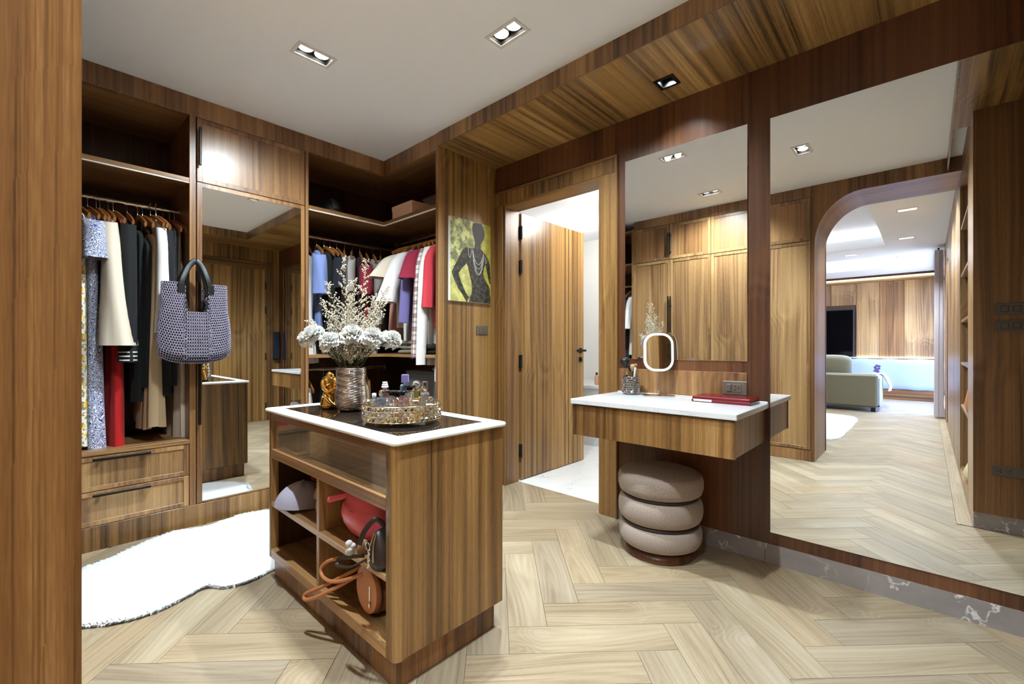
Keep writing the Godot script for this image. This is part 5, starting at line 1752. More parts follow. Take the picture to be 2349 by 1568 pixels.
	garment("white_long_shirt", "long white shirt beside the coral one", "shirt", g3, M.c_white, D.call(2.64), 0.1, {"tucked": true, "sw": 0.2, "len": 0.9, "th": 0.03, "slv": [0.85, 0.055, 0.9], "lean": 0.05, "collar": true})
	garment("coral_shirt", "coral shirt half hidden by the painting's panel", "shirt", g3, M.c_coral, D.call(2.585), 0.06, {"tucked": true, "sw": 0.18, "len": 0.62, "th": 0.028, "slv": [0.45, 0.06, 1.0], "lean": 0.08})
	garment("white_blouse_end", "white blouse at the very end of the side rail", "blouse", g3, M.c_white, D.call(2.53), 0.0, {"tucked": true, "sw": 0.17, "len": 0.92, "hem": 0.20, "th": 0.02, "hth": 0.035, "top": 0.2})
	var g4 := "clothes on the low rail behind the vase"
	garment("white_skirt", "white skirt on the low rail left of the figurine", "skirt", g4, M.c_white, P(1.40, 0.872, 3.38), q - 0.3, {"sw": 0.12, "len": 0.42, "hem": 0.19, "th": 0.02, "hth": 0.05, "top": 0.13})
	garment("black_trousers", "black trousers on the low rail behind the figurine", "trousers", g4, M.c_black, P(1.52, 0.872, 3.38), q - 0.3, {"sw": 0.17, "len": 0.55, "th": 0.03, "top": 0.14})
	garment("pale_trousers", "pale trousers on the low rail right of the vase", "trousers", g4, M.c_lightgrey, P(1.80, 0.872, 3.38), q - 0.5, {"sw": 0.16, "len": 0.55, "th": 0.03, "top": 0.1})
	garment("beige_trousers", "beige trousers on the low rail beside the safe", "trousers", g4, M.c_beige, P(1.88, 0.872, 3.38), q - 0.5, {"sw": 0.17, "len": 0.5, "th": 0.03, "top": 0.1})

func folded(called: String, label: String, m: Material, c: Vector3, sx: float, sz: float, h: float, layers: int) -> void:
	var t := thing(called, label, "folded clothes", c, "folded clothes on the middle shelf")
	for k in layers:
		var mb := MB.new()
		var y0 := h * k / layers
		var y1 := h * (k + 1) / layers
		var ox := rng.randf_range(-0.008, 0.008)
		mb.grid(30, 8, func(s, tt):
			var a: float = s * TAU
			var b: float = (tt - 0.5) * PI * 0.999
			var ca := cos(a)
			var sa := sin(a)
			var r := pow(absf(cos(b)), 0.3)
			var wav := 0.006 * sin(a * 3.0 + k * 2.0)
			return c + Vector3(ox + signf(ca) * pow(absf(ca), 0.35) * sx * r, (y0 + y1) / 2 + sin(b) * (y1 - y0) * 0.52 + wav * 0.4, signf(sa) * pow(absf(sa), 0.35) * sz * r + wav), true)
		obj("layer", mb, m, t)

func carton(called: String, label: String, m: Material, lo: Vector3, hi: Vector3, lid := 0.035) -> void:
	var t := thing(called, label, "box", Vector3((lo.x + hi.x) / 2, lo.y, (lo.z + hi.z) / 2), "storage boxes on the top shelf")
	var mb := MB.new()
	mb.box(lo, Vector3(hi.x, hi.y - 0.004, hi.z), 1, 0.002)
	obj("box", mb, m, t)
	mb = MB.new()
	mb.box(Vector3(lo.x - 0.003, hi.y - lid, lo.z - 0.003), Vector3(hi.x + 0.003, hi.y, hi.z + 0.003), 1, 0.002)
	obj("lid", mb, m, t)

func build_wardrobe_items() -> void:
	mat("card_peach", Color(0.80, 0.63, 0.52), 0.7)
	mat("card_grey", Color(0.47, 0.43, 0.43), 0.7)
	mat("card_cream", Color(0.80, 0.74, 0.58), 0.7)
	mat("card_red", Color(0.20, 0.02, 0.03), 0.6)
	mat("card_taupe", Color(0.58, 0.46, 0.40), 0.7)
	var s := 2.0232
	carton("shoe_box", "peach coloured shoe box at the corner of the top shelf", M.card_peach, P(1.895, s, 3.02), P(2.155, s + 0.095, 2.76))
	carton("grey_box", "large grey box behind the peach shoe box", M.card_grey, P(2.17, s, 3.0), P(2.40, s + 0.22, 2.66))
	carton("white_box", "flat pale grey box in front of the large grey box", M.card_grey, P(2.02, s, 2.752), P(2.16, s + 0.06, 2.60))
	carton("taupe_box", "taupe box at the right end of the top shelf", M.card_taupe, P(1.99, s, 2.585), P(2.20, s + 0.115, 2.475))
	carton("cream_box", "cream box standing on the taupe box", M.card_cream, P(2.0, s + 0.116, 2.58), P(2.15, s + 0.255, 2.475), 0.05)
	carton("red_box", "dark red box deep in the corner of the top shelf", M.card_red, P(2.17, s, 3.16), P(2.40, s + 0.19, 3.03))
	# riding helmet and a dark beaded bag
	var c := P(1.57, s, 3.38)
	var t := thing("riding_helmet", "black riding helmet with a silver patterned stripe on the top shelf", "helmet", c)
	var mb := MB.new()
	mb.grid(28, 12, func(a_, tt):
		var a: float = a_ * TAU
		var b: float = tt * PI / 2
		return c + Vector3(cos(a) * cos(b) * 0.098, 0.012 + sin(b) * 0.148, sin(a) * cos(b) * 0.125), true)
	obj("shell", mb, M.black, t)
	mb = MB.new()
	mb.grid(10, 10, func(a_, tt):
		var b := lerpf(0.35, 1.25, tt)
		var a: float = PI / 2 + (a_ - 0.5) * lerpf(0.5, 0.95, tt)
		return c + Vector3(cos(a) * cos(b) * 0.1, 0.013 + sin(b) * 0.15, sin(a) * cos(b) * 0.127), false, Vector2(2, 2), true)
	obj("patterned_stripe", mb, M.c_sequin_pale if M.has("c_sequin_pale") else M.steel, t)
	mb = MB.new()
	mb.grid(16, 4, func(a_, tt):
		var a := lerpf(0.25, 0.75, a_) * TAU * 0.5 + PI * 0.25
		var r := lerpf(0.12, 0.165, tt)
		return c + Vector3(cos(a) * r * 0.8, 0.016 - tt * 0.01, sin(a) * r), false, Vector2.ONE, true)
	obj("peak", mb, M.black, t)
	c = P(1.83, s, 3.36)
	t = thing("dark_pouch", "small black pouch with pale beads beside the riding helmet", "pouch", c)
	cloth_bag(t, "body", M.black, c, Vector3(1, 0, 0), [Vector3(0, 0.001, 0.001), Vector3(0, 0.07, 0.05), Vector3(0.03, 0.078, 0.055), Vector3(0.07, 0.06, 0.04), Vector3(0.09, 0.03, 0.02), Vector3(0.092, 0.001, 0.001)], Vector3(0, 0, 1))
	mb = MB.new()
	for k in 4:
		mb.ball(c + Vector3(0.0 + k * 0.012, 0.025, 0.056), Vector3.ONE * 0.005, 8, 6)
	obj("beads", mb, M.paper, t)
	# middle shelf
	folded("folded_linen", "folded beige clothes on the middle shelf beside the hanging lavender shirt", M.c_taupe_light if M.has("c_taupe_light") else M.khaki, P(2.02, 0.989, 2.86), 0.10, 0.15, 0.10, 3)
	folded("folded_black", "folded black and grey clothes at the right end of the middle shelf", M.c_char, P(2.0, 0.989, 2.59), 0.09, 0.09, 0.075, 2)
	carton("black_crate", "black crate behind the bouquet on the middle shelf", M.black, P(1.42, 0.989, 3.6), P(1.85, 1.10, 3.35), 0.02)
	# safe
	t = thing("safe", "grey steel safe in the lower part of the corner wardrobe", "safe", P(2.13, 0.15, 2.8))
	var xs := wall_a(2.95)
	lbx("case", M.safe_grey, t, wall_b(2.0), -3.0, -2.50, 0.62, 0.862, -0.38, 0.0, 1, 0.006)
	lbx("pedestal", M.interior, t, wall_b(2.0), -3.05, -2.48, 0.146, 0.618, -0.40, 0.01)
	lbx("door", M.safe_grey, t, wall_b(2.0), -2.982, -2.52, 0.637, 0.845, 0.0, 0.008, 1, 0.004)
	lbx("keypad", M.plate_dark, t, wall_b(2.0), -2.62, -2.535, 0.795, 0.828, 0.008, 0.013, 1, 0.002)
	mb = MB.new()
	mb.xf = wall_b(2.0)
	for k in 3:
		mb.box(Vector3(-2.61 + k * 0.014, 0.806, 0.013), Vector3(-2.602 + k * 0.014, 0.817, 0.015), 1, 0.001)
	mb.box(Vector3(-2.56, 0.803, 0.013), Vector3(-2.542, 0.823, 0.02), 1, 0.002)
	obj("buttons", mb, M.chrome, t)
	folded("folded_towel", "pale folded cloth lying on top of the grey safe", M.c_lightgrey, P(2.12, 0.863, 2.62), 0.10, 0.09, 0.03, 1)

func build_tote() -> void:
	# woven bag on the cupboard's long handle; its own axes: x to the right, y up, z towards the room
	var t := thing("woven_tote", "lavender grey crocheted tote bag with black leather handles hanging from the cupboard handle", "tote bag", P(0.63, 0.97, 3.03))
	var c := P(0.63, 0.955, 3.025)
	var W := func(y: float) -> float: return 0.163 + 0.012 * sin(clampf(y / 0.3, 0, 1) * PI) - 0.012 * (y / 0.44)
	var Dp := func(y: float) -> float: return lerpf(0.062, 0.034, clampf(y / 0.44, 0, 1))
	var topy := func(x: float) -> float: return 0.445 - 0.165 * (1.0 - smoothstep(0.050, 0.062, absf(x)))
	var bottom := func(x: float) -> float: return 0.05 * pow(absf(x) / 0.165, 4.0)
	var pt := func(a: float, tt: float, k: float) -> Vector3:
		var ca := cos(a)
		var sa := sin(a)
		var xx: float = signf(ca) * pow(absf(ca), 0.6) * 0.163
		var b0: float = bottom.call(xx)
		var y: float = lerpf(b0, topy.call(xx), tt)
		var x: float = signf(ca) * pow(absf(ca), 0.6) * W.call(y)
		var z: float = signf(sa) * pow(absf(sa), 0.8) * Dp.call(y) * minf(1.0, 0.35 + tt * 6.0)
		return c + Vector3(x * k, y, z * k)
	var mb := MB.new()
	mb.grid(72, 20, func(s, tt): return pt.call(s * TAU, tt, 0.965), true)
	obj("lining", mb, M.stitch_dark, t)
	mb = MB.new()
	mb.grid(36, 3, func(s, tt):
		var q: Vector3 = pt.call(s * TAU, 0.0, 0.98)
		return Vector3(lerpf(c.x, q.x, tt), q.y - 0.004 + 0.004 * tt, lerpf(c.z, q.z, tt)), true)
	obj("base", mb, M.stitch, t)
	# stitches: small rings set row on row
	var st := MB.new()
	var ring := []
	for k in 9:
		var a := k / 8.0 * TAU
		ring.append(Vector3(cos(a) * 0.0064, sin(a) * 0.0066, 0.0016 * cos(a * 2.0)))
	st.tube(ring, 0.0019, 5, false)
	var mm := MultiMesh.new()
	mm.transform_format = MultiMesh.TRANSFORM_3D
	mm.mesh = st.mesh()
	var xs := []
	var rows := 31
	for r in rows:
		var per := 68
		# walk the girth at even steps
		var pts := []
		var run := [0.0]
		for k in 361:
			pts.append(pt.call(k / 360.0 * TAU, (r + 0.5) / rows, 1.0))
			if k > 0:
				run.append(run[-1] + Vector2(pts[k].x - pts[k - 1].x, pts[k].z - pts[k - 1].z).length())
		var j := 0
		for s in per:
			var d: float = run[-1] * (s + (0.5 if r % 2 else 0.0)) / per
			while j < 359 and run[j + 1] < d:
				j += 1
			var a: Vector3 = pts[j]
			var b: Vector3 = pts[j + 1]
			var tan_ := Vector3(b.x - a.x, 0, b.z - a.z)
			if tan_.length() < 1e-6:
				continue
			tan_ = tan_.normalized()
			var nn := Vector3(-tan_.z, 0, tan_.x)
			if nn.dot(a - c) < 0:
				nn = -nn
			var hgt: float = (topy.call(a.x - c.x) - 0.0) / rows / 0.0142
			if hgt < 0.8 and r % 2 == 1:
				continue
			var fr: float = clampf((d - run[j]) / maxf(run[j + 1] - run[j], 1e-6), 0.0, 1.0)
			xs.append(Transform3D(Basis(tan_, Vector3.UP, nn).scaled_local(Vector3(1.0, clampf(hgt if hgt >= 0.8 else hgt * 2.0, 0.6, 1.15), 1.0)) * Basis(Vector3.BACK, rng.randf_range(-0.2, 0.2)), a.lerp(b, fr) + nn * 0.001))
	mm.instance_count = xs.size()
	for k in xs.size():
		mm.set_instance_transform(k, xs[k])
	var mi := MultiMeshInstance3D.new()
	mi.multimesh = mm
	mi.material_override = M.stitch
	mi.name = "crochet_stitches"
	t.add_child(mi, true)
	mi.position = off[t]
	mi.set_meta("kind", "stuff")
	for z in [0.034, -0.03]:
		mb = MB.new()
		mb.tube(cr([c + Vector3(-0.072, 0.39, z), c + Vector3(-0.066, 0.455, z), c + Vector3(-0.035, 0.535, z * 0.5), c + Vector3(-0.0, 0.572, z * 0.35), c + Vector3(0.032, 0.54, z * 0.5), c + Vector3(0.056, 0.46, z), c + Vector3(0.066, 0.385, z)], 6), 0.0145, 8, true, Vector2(1.0, 0.24), Vector3(1, 0, 0))
		obj("handle", mb, M.leather_black, t)
	for x in [-0.072, 0.066]:
		mb = MB.new()
		mb.box(c + Vector3(x - 0.017, 0.385, 0.035), c + Vector3(x + 0.017, 0.44, 0.042), 1, 0.003)
		obj("handle_tab", mb, M.leather_black, t)

# ---------------------------------------------------------------- vanity things, stool, rug, wall things

func build_vanity_items() -> void:
	var h := 0.7735
	var fw := Vector3(-1, 0, 0)   # out of the mirror wall
	# crystal brush cup
	var c := P(2.345, h, 1.245)
	var t := thing("brush_cup", "crystal beaded cup holding make-up brushes at the left of the dressing shelf", "cup", c)
	var mb := MB.new()
	mb.lathe([Vector2(0.0001, 0.006), Vector2(0.042, 0.006), Vector2(0.044, 0.012), Vector2(0.043, 0.102), Vector2(0.041, 0.102), Vector2(0.041, 0.012), Vector2(0.0001, 0.011)], c, 30)
	obj("inner_cup", mb, M.housing, t)
	mb = MB.new()
	for y in 8:
		var pts := []
		for s in 33:
			var a := s / 32.0 * TAU
			pts.append(c + Vector3(cos(a) * 0.0465, 0.010 + y * 0.0130, sin(a) * 0.0465))
		mb.tube(pts, 0.0018, 5, false)
	for s in 8:
		var a := s / 8.0 * TAU
		mb.tube([c + Vector3(cos(a) * 0.047, 0.008, sin(a) * 0.047), c + Vector3(cos(a) * 0.047, 0.103, sin(a) * 0.047)], 0.0022, 5)
	obj("wire_frame", mb, M.chrome, t)
	var cb := MB.new()
	cb.box(Vector3(-0.0052, -0.0042, -0.003), Vector3(0.0052, 0.0042, 0.004), 1, 0.0022)
	var bead := cb.mesh()
	for y in 7:
		for s in 22:
			var a := (s + 0.5 * (y % 2)) / 22.0 * TAU
			var o := put("crystal_bead", bead, M.crystal if (s + y) % 3 else M.chrome, t, true)
			o.transform = Transform3D(Basis(Vector3.UP, PI / 2 - a), Vector3(cos(a) * 0.0475, 0.0165 + y * 0.013, sin(a) * 0.0475))
	for s in 3:
		var a := s / 3.0 * TAU + 2.6
		mb = MB.new()
		mb.ball(c + Vector3(cos(a) * 0.036, 0.0035, sin(a) * 0.036), Vector3(0.004, 0.0035, 0.004), 8, 6)
		obj("foot", mb, M.chrome, t)
	var br := [[-0.02, 0.03, 0.20, 0.026, "black", "fluffy black powder brush leaning left in the crystal cup", "chrome"], [0.004, -0.012, 0.165, 0.017, "c_sand", "wide pale bristled brush in the middle of the crystal cup", "leather_brown"], [0.016, 0.012, 0.158, 0.014, "leather_brown", "brown bristled brush in the crystal cup", "hanger_wood"], [-0.004, -0.034, 0.172, 0.009, "hanger_wood", "small tan brush leaning right in the crystal cup", "paper"]]
	for b in br:
		var foot: Vector3 = c + Vector3(-b[0] * 0.5, 0.014, -b[1] * 0.3)
		var tip: Vector3 = c + Vector3(b[0], b[2], -b[1])
		var w := thing("makeup_brush", b[5], "brush", foot, "make-up brushes in the crystal cup")
		var d := (tip - foot).normalized()
		mb = MB.new()
		mb.tube([foot, foot.lerp(tip, 0.5), tip - d * b[3] * 1.9], [0.004, 0.0055, 0.006], 10)
		obj("brush_handle", mb, M[b[6]], w)
		mb = MB.new()
		var side := d.cross(Vector3.RIGHT).normalized()
		mb.xf = Transform3D(Basis(side, d, side.cross(d)), tip - d * b[3] * 2.0)
		mb.lathe([Vector2(0.006, 0), Vector2(b[3] * 0.55, b[3] * 0.5), Vector2(b[3] * 0.95, b[3] * 1.2), Vector2(b[3], b[3] * 1.7), Vector2(b[3] * 0.85, b[3] * 2.1), Vector2(b[3] * 0.5, b[3] * 2.35), Vector2(0.0001, b[3] * 2.42)], Vector3.ZERO, 18)
		obj("bristles", mb, M[b[4]], w)
	# standing lit mirror
	c = P(2.36, h, 1.085)
	t = thing("makeup_mirror", "rounded make-up mirror with a glowing white border on a slim chrome stand", "mirror", c)
	var turn := Basis(Vector3.UP, -0.70) * Basis(Vector3.RIGHT, -0.10)   # local z faces out of the glass
	turn = Basis(Vector3(0, 0, 1).rotated(Vector3.UP, 0.62), Vector3.UP, Vector3(-1, 0, 0).rotated(Vector3.UP, 0.62)) * Basis(Vector3.RIGHT, -0.06)
	var hc := c + Vector3(0, 0.242, 0)
	var outline := func(rx: float, ry: float, r: float) -> PackedVector2Array:
		var o := PackedVector2Array()
		for q in 4:
			var cx := (rx - r) * (1.0 if q == 0 or q == 3 else -1.0)
			var cy := (ry - r) * (1.0 if q < 2 else -1.0)
			for s in 9:
				var a := (q + s / 8.0) * PI / 2
				o.append(Vector2(cx + cos(a) * r, cy + sin(a) * r))
		return o
	var x3 := Transform3D(turn, hc)
	mb = MB.new()
	mb.xf = x3
	mb.plate(outline.call(0.084, 0.110, 0.066), -0.010, -0.002)
	obj("shell", mb, M.chrome, t)
	mb = MB.new()
	mb.xf = x3
	mb.plate(outline.call(0.080, 0.106, 0.063), -0.002, 0.003)
	var lt := obj("light_ring", mb, M.led_white, t)
	mb = MB.new()
	mb.xf = x3
	mb.plate(outline.call(0.0665, 0.0925, 0.050), 0.0, 0.0036)
	obj("glass", mb, M.mirror, t)
	var al := AreaLight3D.new()
	al.name = "ring_light"
	t.add_child(al, true)
	al.area_size = Vector2(0.14, 0.19)
	al.light_color = Color(0.95, 0.97, 1.0)
	al.light_energy = 0.02
	al.shadow_enabled = true
	al.transform = Transform3D(turn * Basis(Vector3.UP, PI), hc + turn.z * 0.008 + off[t])
	mb = MB.new()
	mb.tube([c + Vector3(0, 0.004, 0), c + Vector3(0, 0.15, 0)], 0.0032, 10)
	mb.ball(c + Vector3(0, 0.03, 0), Vector3(0.0055, 0.012, 0.0055), 10, 8)
	obj("stand", mb, M.chrome, t)
	mb = MB.new()
	mb.xf = Transform3D(turn * Basis(Vector3.RIGHT, -PI / 2 + 0.06), c)
	mb.plate(outline.call(0.085, 0.05, 0.02), 0.0, 0.005)
	obj("stand_base", mb, M.chrome, t)
	# flat red case
	var rot := Basis(Vector3.UP, 0.01)
	t = thing("red_case", "flat dark red case with a white label on the dressing shelf", "case", P(2.335, h, 0.735))
	mb = MB.new()
	mb.box(P(2.25, h, 0.862), P(2.40, h + 0.026, 0.592) , 1, 0.003)
	var rc := MB.new()
	rc.box(Vector3(2.25, h, -0.862), Vector3(2.405, h + 0.014, -0.592), 1, 0.002)
	rc.box(Vector3(2.252, h + 0.0145, -0.860), Vector3(2.405, h + 0.028, -0.594), 1, 0.003)
	obj("case", rc, M.red_lacquer, t)
	bx("label", M.paper, t, 2.2488, 2.2502, h + 0.004, h + 0.014, 0.765, 0.852, 1, 0.0)
	# power outlet over the shelf
	t = thing("power_outlet", "dark bronze switch and socket plate above the red case", "outlet", P(UB, 0.836, 0.712))
	lbx("plate", M.plate, t, wall_b(), -0.770, -0.653, 0.802, 0.872, 0.0, 0.009, 1, 0.004)
	lbx("switch", M.plate, t, wall_b(), -0.75, -0.727, 0.818, 0.856, 0.009, 0.014, 1, 0.002)
	lbx("socket", M.plate, t, wall_b(), -0.722, -0.68, 0.817, 0.857, 0.009, 0.011, 1, 0.001)
	mb = MB.new()
	mb.xf = wall_b()
	for q in [[-0.708, 0.846], [-0.708, 0.828], [-0.694, 0.837]]:
		mb.box(Vector3(q[0] - 0.003, q[1] - 0.003, 0.0105), Vector3(q[0] + 0.003, q[1] + 0.003, 0.0116))
	obj("socket_hole", mb, M.black, t)

func build_stool() -> void:
	var c := P(2.2, 0, 1.005)
	var t := thing("round_pouf", "round taupe felt pouf with dark ribbed bands under the dressing shelf", "stool", c)
	var mb := MB.new()
	mb.lathe([Vector2(0.0001, 0.0), Vector2(0.168, 0.0), Vector2(0.17, 0.004), Vector2(0.17, 0.055), Vector2(0.0001, 0.06)], c, 48)
	obj("base", mb, M.walnut, t)
	var cush := func(y0: float, y1: float, R: float, called: String) -> void:
		var prof := [Vector2(0.0001, y0)]
		for s in 13:
			var a := -PI / 2 + PI * s / 12.0
			var hh := (y1 - y0) / 2
			prof.append(Vector2(R - hh * 0.62 + hh * 0.62 * pow(maxf(cos(a), 0.0), 0.75), (y0 + y1) / 2 + hh * sin(a)))
		prof.append(Vector2(0.0001, y1))
		var b := MB.new()
		var n := prof.size() - 1
		b.grid(56, n, func(s, tt):
			var q: Vector2 = prof[int(round(tt * n))]
			var a: float = s * TAU
			return c + Vector3(cos(a) * q.x, q.y, sin(a) * q.x), true, Vector2(3, 1))
		obj(called, b, M.felt, t)
	cush.call(0.055, 0.160, 0.203, "cushion_ring")
	cush.call(0.172, 0.296, 0.207, "cushion_ring")
	for y in [[0.157, 0.175], [0.293, 0.311]]:
		mb = MB.new()
		mb.lathe([Vector2(0.0001, y[0]), Vector2(0.186, y[0]), Vector2(0.191, (y[0] + y[1]) / 2), Vector2(0.186, y[1]), Vector2(0.0001, y[1])], c, 48)
		obj("band", mb, M.leather_brown, t)
	mb = MB.new()
	var pr := [Vector2(0.0001, 0.308), Vector2(0.185, 0.308), Vector2(0.200, 0.318), Vector2(0.2085, 0.345), Vector2(0.2085, 0.38), Vector2(0.203, 0.398), Vector2(0.196, 0.4065), Vector2(0.194, 0.405), Vector2(0.186, 0.411), Vector2(0.16, 0.419), Vector2(0.1, 0.425), Vector2(0.0001, 0.427)]
	mb.lathe(pr, c, 56)
	for k in range(mb.t.size()):
		mb.t[k] *= Vector2(3, 1)
	obj("seat_cushion", mb, M.felt, t)

func build_rug() -> void:
	var edge := [Vector2(-0.06, 2.62), Vector2(0.01, 2.76), Vector2(0.157, 2.87), Vector2(0.275, 2.92), Vector2(0.40, 3.015), Vector2(0.52, 3.072), Vector2(0.60, 3.065), Vector2(0.69, 3.03), Vector2(0.78, 3.05), Vector2(0.87, 3.085), Vector2(0.97, 3.07), Vector2(1.06, 2.99), Vector2(1.10, 2.85), Vector2(1.08, 2.68), Vector2(1.10, 2.52), Vector2(1.05, 2.38), Vector2(0.93, 2.275), Vector2(0.80, 2.25), Vector2(0.66, 2.205), Vector2(0.57, 2.225), Vector2(0.515, 2.29), Vector2(0.44, 2.258), Vector2(0.34, 2.222), Vector2(0.22, 2.24), Vector2(0.10, 2.33), Vector2(0.0, 2.46)]
	var v3 := []
	for e in edge:
		v3.append(Vector3(e.x, 0, e.y))
	v3.append(v3[0])
	var loop := cr(v3, 5)
	loop.pop_back()
	var poly := PackedVector2Array()
	for q in loop:
		poly.append(Vector2(q.x, q.z))
	var cen := Vector2(0.52, 2.63)
	var t := thing("sheepskin_rug", "white faux sheepskin rug with a wavy outline on the oak floor", "rug", P(cen.x, 0, cen.y))
	var nz := FastNoiseLite.new()
	nz.seed = 5
	nz.frequency = 9.0
	var mb := MB.new()
	var nx := poly.size()
	mb.grid(nx, 16, func(s, tt):
		var e := poly[posmod(int(round(s * nx)), nx)]
		var k: float = [1.0, 1.0, 0.995, 0.985, 0.96, 0.93, 0.88, 0.8, 0.7, 0.6, 0.5, 0.4, 0.3, 0.2, 0.12, 0.05, 0.001][int(round(tt * 16))]
		var y: float = [0.002, 0.006, 0.012, 0.016, 0.019, 0.021, 0.022, 0.0225, 0.023, 0.023, 0.023, 0.023, 0.023, 0.023, 0.023, 0.023, 0.023][int(round(tt * 16))]
		var q := cen.lerp(e, k)
		return P(q.x, y + 0.004 * nz.get_noise_2d(q.x * 1.5, q.y * 1.5), q.y), true, Vector2.ONE, true)
	obj("pelt", mb, M.fur, t)
	# pile: short bent tufts, combed towards the room
	var tf := MB.new()
	for k in 3:
		var a := k / 3.0 * TAU
		var a2 := (k + 1) / 3.0 * TAU
		var b := Vector3(cos(a), 0, sin(a)) * 0.0042
		var b2 := Vector3(cos(a2), 0, sin(a2)) * 0.0042
		var mid := b * 0.8 + Vector3(0.004, 0.009, 0)
		var mid2 := b2 * 0.8 + Vector3(0.004, 0.009, 0)
		var n := (b + b2).normalized() + Vector3(0, 1.1, 0)
		tf.quad(b, b2, mid2, mid, n)
		tf.tri(mid, mid2, Vector3(0.014, 0.013, 0), (n + Vector3(0, 0.5, 0)).normalized())
	var mm := MultiMesh.new()
	mm.transform_format = MultiMesh.TRANSFORM_3D
	mm.mesh = tf.mesh()
	var xs := []
	var base := P(cen.x, 0, cen.y)
	while xs.size() < 26000:
		var q := Vector2(rng.randf_range(-0.08, 1.12), rng.randf_range(2.18, 3.1))
		if not Geometry2D.is_point_in_polygon(q, poly):
			continue
		var comb := 2.2 + 1.1 * nz.get_noise_2d(q.x * 0.5, q.y * 0.5) + rng.randf_range(-0.35, 0.35)
		xs.append(Transform3D(Basis(Vector3.UP, comb).scaled(Vector3(1.1, 0.45, 1.1) * rng.randf_range(0.8, 1.35)), P(q.x, 0.012 + 0.004 * nz.get_noise_2d(q.x * 1.5, q.y * 1.5), q.y) - base))
	# fringe along the edge
	for k in range(0, 2200):
		var s := rng.randf() * nx
		var e := poly[int(s) % nx].lerp(poly[(int(s) + 1) % nx], s - floorf(s))
		var d := e - cen
		xs.append(Transform3D(Basis(Vector3.UP, atan2(d.y, d.x) + rng.randf_range(-0.5, 0.5)).scaled(Vector3(1, 0.7, 1) * rng.randf_range(0.7, 1.2)), P(e.x, rng.randf_range(0.0, 0.008), e.y) - base))
	mm.instance_count = xs.size()
	for k in xs.size():
		mm.set_instance_transform(k, xs[k])
	var mi := MultiMeshInstance3D.new()
	mi.multimesh = mm
	mi.material_override = M.fur
	mi.name = "pile"
	t.add_child(mi, true)
	mi.set_meta("kind", "stuff")

func painting_tex() -> ImageTexture:
	var W := 220
	var H := 320
	var n1 := noise_img(61, 0.02, W, H, W, H, 3)
	var n2 := noise_img(62, 0.045, W, H, W, H, 2)
	var fig := [PackedVector2Array([Vector2(0.53, 0.03), Vector2(0.60, 0.0), Vector2(0.76, 0.0), Vector2(0.83, 0.08), Vector2(0.84, 0.15), Vector2(0.80, 0.2), Vector2(0.76, 0.235), Vector2(0.73, 0.26), Vector2(0.74, 0.32), Vector2(0.84, 0.37), Vector2(0.92, 0.42), Vector2(0.98, 0.5), Vector2(1.0, 0.75), Vector2(0.96, 0.73), Vector2(0.86, 0.5), Vector2(0.82, 0.55), Vector2(0.80, 0.63), Vector2(0.88, 0.72), Vector2(0.97, 0.8), Vector2(1.0, 1.0), Vector2(0.40, 1.0), Vector2(0.43, 0.95), Vector2(0.50, 0.9), Vector2(0.52, 0.8), Vector2(0.47, 0.7), Vector2(0.42, 0.58), Vector2(0.38, 0.53), Vector2(0.27, 0.6), Vector2(0.19, 0.66), Vector2(0.25, 0.76), Vector2(0.36, 0.89), Vector2(0.46, 0.945), Vector2(0.44, 1.0), Vector2(0.38, 1.0), Vector2(0.2, 0.86), Vector2(0.08, 0.74), Vector2(0.03, 0.66), Vector2(0.1, 0.58), Vector2(0.2, 0.47), Vector2(0.3, 0.36), Vector2(0.37, 0.33), Vector2(0.48, 0.335), Vector2(0.58, 0.32), Vector2(0.59, 0.26), Vector2(0.57, 0.21), Vector2(0.53, 0.15), Vector2(0.52, 0.09)])]
	var buf := PackedByteArray()
	buf.resize(W * H * 3)
	for y in H:
		for x in W:
			var k := y * W + x
			var q := Vector2(float(x) / W, float(y) / H)
			var a := n1[k] / 255.0
			var b := n2[k] / 255.0
			var col := Color(0.44, 0.46, 0.30).lerp(Color(0.80, 0.80, 0.52), clampf(a * 2.0 - 0.5, 0, 1))
			col = col.lerp(Color(0.70, 0.66, 0.16), clampf(q.x * 1.6 - 0.75 + (b - 0.5), 0, 0.9))
			if q.y > 0.5 and q.x < 0.5:
				col = col.lerp(Color(0.83, 0.80, 0.42), 0.5)
			if b < 0.36 and q.x < 0.4 and q.y < 0.6:
				col = col.lerp(Color(0.28, 0.29, 0.2), 0.55)
			if Geometry2D.is_point_in_polygon(q + Vector2(b - 0.5, a - 0.5) * 0.012, fig[0]):
				col = Color(0.10, 0.09, 0.07).lerp(Color(0.30, 0.30, 0.22), clampf((b - 0.45) * 2.0 + (q.y - 0.55) * 0.8, 0, 0.85))
				if q.y < 0.22: col = Color(0.12, 0.10, 0.09)
			buf[k * 3] = int(col.r * 255); buf[k * 3 + 1] = int(col.g * 255); buf[k * 3 + 2] = int(col.b * 255)
	for s in [[0.53, 0.33, 0.80, 0.36, 0.52], [0.52, 0.33, 0.81, 0.36, 0.575], [0.55, 0.34, 0.82, 0.37, 0.64], [0.53, 0.35, 0.79, 0.4, 0.655], [0.42, 0.33, 0.5, 0.34, 0.45], [0.85, 0.41, 0.90, 0.43, 0.49]]:
		for k in 400:
			var f := k / 399.0
			var qx: float = lerpf(s[0], s[2], f) + 0.004 * sin(f * 40.0)
			var qy: float = lerpf(s[1], s[3], f) + (s[4] - (s[1] + s[3]) / 2) * pow(sin(f * PI), 0.55)
			for d in [0, 1]:
				var kk := (clampi(int(qy * H), 0, H - 1) * W + clampi(int(qx * W) + d, 0, W - 1)) * 3
				for z in 3:
					buf[kk + z] = 205 - z * 6
	return tex_of(buf, W, H)

